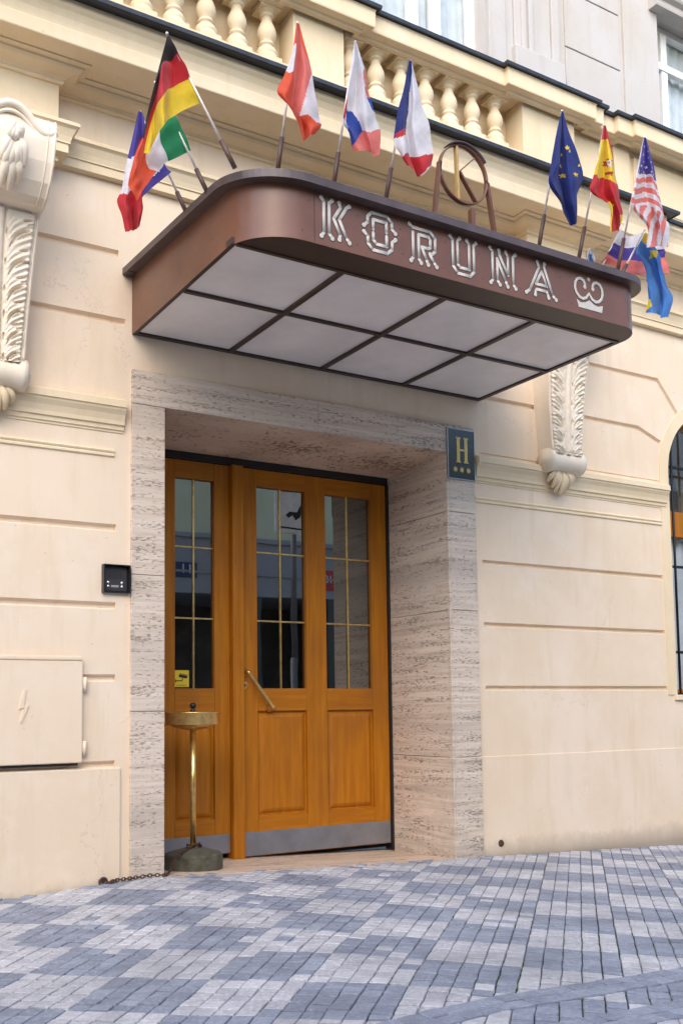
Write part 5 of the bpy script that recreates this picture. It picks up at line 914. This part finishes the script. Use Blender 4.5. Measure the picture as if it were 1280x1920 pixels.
g = MB(); g.box(x0+.012, x1-.012, W-.0125, W-.0083, z0+.010, z1-.010, .002); fp = g.obj('face_plate', simple('dark_grey_plate', (.032,.028,.026), .5), N)
g = MB()
for k in range(6): g.box(x0+.030+.002*(k % 2), x1-.034-.003*((k+1) % 2), W-.0135, W-.0124, z1-.034-k*.0075, z1-.031-k*.0075)
g.obj('speaker_slot', 'ink', N)
for px, pz in ((.031,.054),(.031,.034),(.105,.054),(.105,.034)):
    g = MB(); g.lathe([(0,-.007),(.0052,-.0065),(.0078,-.003),(.0082,0)], (x0+px, W-.0122, z0+pz), 16, 'y'); g.obj('button', 'button', N)
g = MB(); g.box(x0+.046, x0+.088, W-.0142, W-.0124, z0+.029, z0+.040, .001); g.obj('name_plate', 'button', N)

# ---------------------------------------------------------------- stickers on the side glass
g = MB(); yg = YF+.0265; g.box(2.357, 2.455, yg, yg+.0012, 1.052, 1.154); t_ = g.obj('camera_warning_sticker', 'yellow'); tag(t_, 'yellow sticker with a black surveillance camera on the side glass', 'sticker')
g = MB(); y0, y1 = yg-.0008, yg-.0001
Rot = lambda pts, a, c: [(c[0]+x*math.cos(a)-z*math.sin(a), c[1]+x*math.sin(a)+z*math.cos(a)) for x, z in pts]
g.prism(Rot([(-.026,-.008),(.024,-.008),(.024,.009),(-.026,.009)], R(-10), (2.415,1.116)), y0, y1); g.prism(Rot([(-.024,.0115),(.033,.0115),(.033,.0145),(-.024,.0145)], R(-10), (2.415,1.116)), y0, y1); g.prism(Rot([(.0245,-.005),(.030,-.005),(.030,.006),(.0245,.006)], R(-10), (2.415,1.116)), y0, y1)
g.prism([(2.409,1.106),(2.415,1.106),(2.415,1.094),(2.409,1.088)], y0, y1); g.prism([(2.372,1.086),(2.4088,1.088),(2.414,1.094),(2.372,1.092)], y0-.0002, y1); g.prism([(2.366,1.080),(2.3718,1.080),(2.3718,1.098),(2.366,1.098)], y0, y1)
for k in range(9): g.box(2.377+k*.0068, 2.3815+k*.0068, y0, y1, 1.061, 1.0635+.0012*(k % 3 == 0))
g.obj('camera_pictogram', 'ink', t_)
g = MB(); g.box(2.356, 2.462, YF+.036, YF+.0375, 1.315, 1.468); t_ = g.obj('dim_notice', 'notice'); tag(t_, 'brownish notice, dimness painted in, with dark print inside the side glass', 'notice')  # dimness behind the glass is put into the sheet's colour
g = MB(); rnd = random.Random(9)
for r_ in range(3):
    for k in range(9): g.box(2.362+k*.0105, 2.369+k*.0105+rnd.uniform(0,.002), YF+.0352, YF+.0359, 1.437-r_*.012, 1.443-r_*.012)
g.prism([(2.372,1.395),(2.40,1.398),(2.403,1.388),(2.385,1.382),(2.382,1.372),(2.376,1.382)], YF+.0352, YF+.0359)
g.obj('print', 'ink', t_)

# ================================================================ ASHTRAY, CHAIN, WALL RINGS
ax, ay = 2.292, .265; az = zt(ax, ay)
A = empty('standing_ashtray', (ax, ay, az), 'brass bowl ashtray on a thin pole with a mossy concrete foot', 'ashtray')
g = MB(); seg = 12; pr = [(.0,0),(.160,0),(.165,.006),(.163,.080),(.156,.088),(.050,.116),(.0,.118)]
g.lathe(pr, (ax, ay, az), seg, smooth=False); g.obj('concrete_foot', 'concrete', A)
g = MB(); g.tube([(ax, ay, az+.112), (ax-.001, ay, az+.772)], .0165, 16); g.lathe([(.024,0),(.024,.012),(.0165,.016)], (ax, ay, az+.116), 16); g.obj('pole', 'brass', A)
g = MB(); g.lathe([(0,.762),(.018,.763),(.060,.770),(.105,.781),(.122,.787),(.126,.793),(.150,.794),(.153,.798),(.154,.858),(.158,.860),(.158,.865),(.150,.865),(.148,.810),(.02,.806),(.0,.806)], (ax, ay, az), 48); g.obj('bowl', 'brass', A)
g = MB(); g.lathe([(0,.80),(.010,.80),(.010,.868),(.016,.870),(.016,.876),(.009,.880),(.009,.886)], (ax, ay, az), 16); g.ball((ax, ay, az+.900), .0185, 18); g.obj('knob', 'black', A)
def links(g, pts, n, r=.0026, L=.0105):
    pts = [Vector(p) for p in pts]
    for k in range(n):
        p = cr(pts, (k+.5)/n); q = cr(pts, min(1, (k+.7)/n))-cr(pts, max(0, (k+.3)/n)); q.normalize()
        u = q.cross(Vector((0,0,1)) if abs(q.z) < .9 else Vector((1,0,0))).normalized(); v_ = q.cross(u)
        a = (u if k % 2 else v_); ring = []
        for i in range(12):
            th = 2*math.pi*i/12; ring.append(p+q*L*math.cos(th)+a*L*.62*math.sin(th))
        g.tube(ring, r, 6, closed=True)
g = MB(); zz = lambda x, y: zg(x, y)+.010
links(g, [(1.705,-.030,.052),(1.74,-.034,zz(1.74,0)+.004),(1.80,-.030,zz(1.8,0)+.004),(1.86,-.026,zz(1.86,0)+.004),(1.93,-.026,zz(1.93,0)+.006),(2.0,-.030,zz(2,0)+.002),(2.045,.02,zt(2.05,0)+.012),(2.09,.075,zt(2.1,.1)+.040),(2.14,.13,zt(2.14,.13)+.094),(2.20,.19,az+.108),(2.27,.232,az+.128),(2.31,.236,az+.136),(2.34,.27,az+.120)], 44, .0030, .0125)
for k in range(2): links(g, [(ax-.02,ay-.026,az+.128),(ax+.03,ay-.018,az+.134),(ax+.03,ay+.02,az+.130),(ax-.02,ay+.03,az+.128),(ax-.032,ay-.01,az+.132)], 8, .003, .0125)
ch = g.obj('security_chain', 'rust'); tag(ch, 'rusty chain running from the wall ring to the ashtray foot', 'chain')
g = MB(); c_ = (1.688, W-.012, .060)
g.tube([(c_[0]+.019*math.cos(a), W-.030, c_[2]+.019*math.sin(a)) for a in [2*math.pi*k/20 for k in range(20)]], .0062, 10, closed=True)
g.tube([(c_[0], W+.02, c_[2]+.006), (c_[0], W-.032, c_[2]+.006)], .011, 12); t_ = g.obj('wall_ring', 'rust'); tag(t_, 'rusty iron ring fixed low on the wall left of the doorway', 'ring')
g = MB(); g.lathe([(0,-.012),(.006,-.014),(.011,-.008),(.016,-.010),(.020,-.001),(.024,.002)], (4.30, W-.0075, .040), 12, 'y', smooth=False); t_ = g.obj('broken_pipe_stub', 'rust'); tag(t_, 'rusty broken stub low on the wall right of the doorway', 'pipe stub')

# ================================================================ ACROSS THE STREET (seen in the door glass; shades the street)
O_ = empty('opposite_building', (6, -9.6, 0), 'cream building with grey band across the street, mirrored in the door glass', 'building')
YO = -9.5
g = MB(); g.box(-30, 40, YO-6, YO, 3.98, 5.7); g.obj('upper_storeys', 'opp', O_)
g = MB(); g.box(-30, 40, YO-.05, YO+.06, 3.90, 3.979); g.box(-30, 40, YO-.05, YO+.03, 3.30, 3.34); g.obj('ledge', 'oppband', O_)
g = MB(); g.box(-30, 40, YO-6, YO-.001, 2.95, 3.899); g.obj('grey_band', 'oppband', O_)
g = MB()
for x0, x1 in ((-30,5.6),(7.9,8.25),(9.6,12.5),(14,40)): g.box(x0, x1, YO-.5, YO-.002, -.5, 2.949)
g.obj('ground_floor_wall', 'oppdark', O_)
g = MB(); g.box(-30, 40, YO-6, YO-2.0, -.5, 2.94); g.obj('shop_interior', 'room', O_)
for x in (-4, 0, 4, 11.5, 15.5, 20):
    g = MB(); g.box(x, x+1.2, YO, YO+.03, 4.5, 5.5, .01); wf = g.obj('window', 'white', O_); g = MB(); g.box(x+.08, x+1.12, YO+.031, YO+.036, 4.58, 5.42); g.obj('pane', 'winglass', wf)
def text_obj(name, s_, size, loc, rot, mat, parent, ext=.004):
    cu = bpy.data.curves.new(name, 'FONT'); cu.body = s_; cu.size = size; cu.extrude = ext; cu.align_x = 'CENTER'; cu.align_y = 'CENTER'
    o = bpy.data.objects.new(name, cu); C.objects.link(o); dg = bpy.context.evaluated_depsgraph_get(); me = bpy.data.meshes.new_from_object(o.evaluated_get(dg))
    bpy.data.objects.remove(o, do_unlink=True); o = bpy.data.objects.new(name, me); C.objects.link(o); me.materials.clear(); me.materials.append(M_[mat])
    o.location = loc; o.rotation_euler = rot; o.parent = parent; o.matrix_parent_inverse = parent_world(parent).inverted(); return o
def plaque(nm, lab, x, z, w_, h_, mat, s_, size):
    e = empty(nm, (x, YO, z), lab, 'house number'); g = MB(); g.box(x-w_/2, x+w_/2, YO+.0, YO+.02, z-h_/2, z+h_/2, .004); g.obj('plate', mat, e)
    text_obj('numerals', s_, size, (x, YO+.023, z+h_*.05), (R(90), 0, R(180)), 'signwhite', e)
plaque('house_number', 'navy blue number plate on the building across the street', 6.80, 3.34, .36, .26, 'navy', '11', .22)
plaque('house_number', 'red number plate on the building across the street', 9.55, 3.30, .36, .40, 'red', '183', .22)
Sg = empty('street_sign_post', (5.9, -4.15, 0), 'grey street post with a white pictogram signboard across the pavement', 'sign post')
g = MB(); g.tube([(5.9,-4.15,-.3),(5.9,-4.15,1.55)], .045, 14); g.tube([(5.9,-4.15,1.55),(5.9,-4.15,3.6)], .036, 14); g.obj('post', 'poleg', Sg)
g = MB(); g.box(5.62, 6.22, -4.10, -4.08, 3.02, 3.62, .01); p_ = g.obj('signboard', 'signwhite', Sg)
g = MB(); g.box(5.66, 6.18, -4.0785, -4.076, 3.08, 3.10); g.box(5.66, 6.18, -4.0785, -4.076, 3.54, 3.56); g.prism([(x+.26, z) for x, z in [(5.5,3.25),(5.56,3.30),(5.66,3.30),(5.70,3.38),(5.74,3.36),(5.70,3.24),(5.64,3.2),(5.6,3.26),(5.54,3.22)]], -4.0785, -4.076); g.prism([(6.05,3.2),(6.11,3.35),(6.14,3.33),(6.09,3.18)], -4.0785, -4.076); g.obj('pictogram', 'ink', p_)
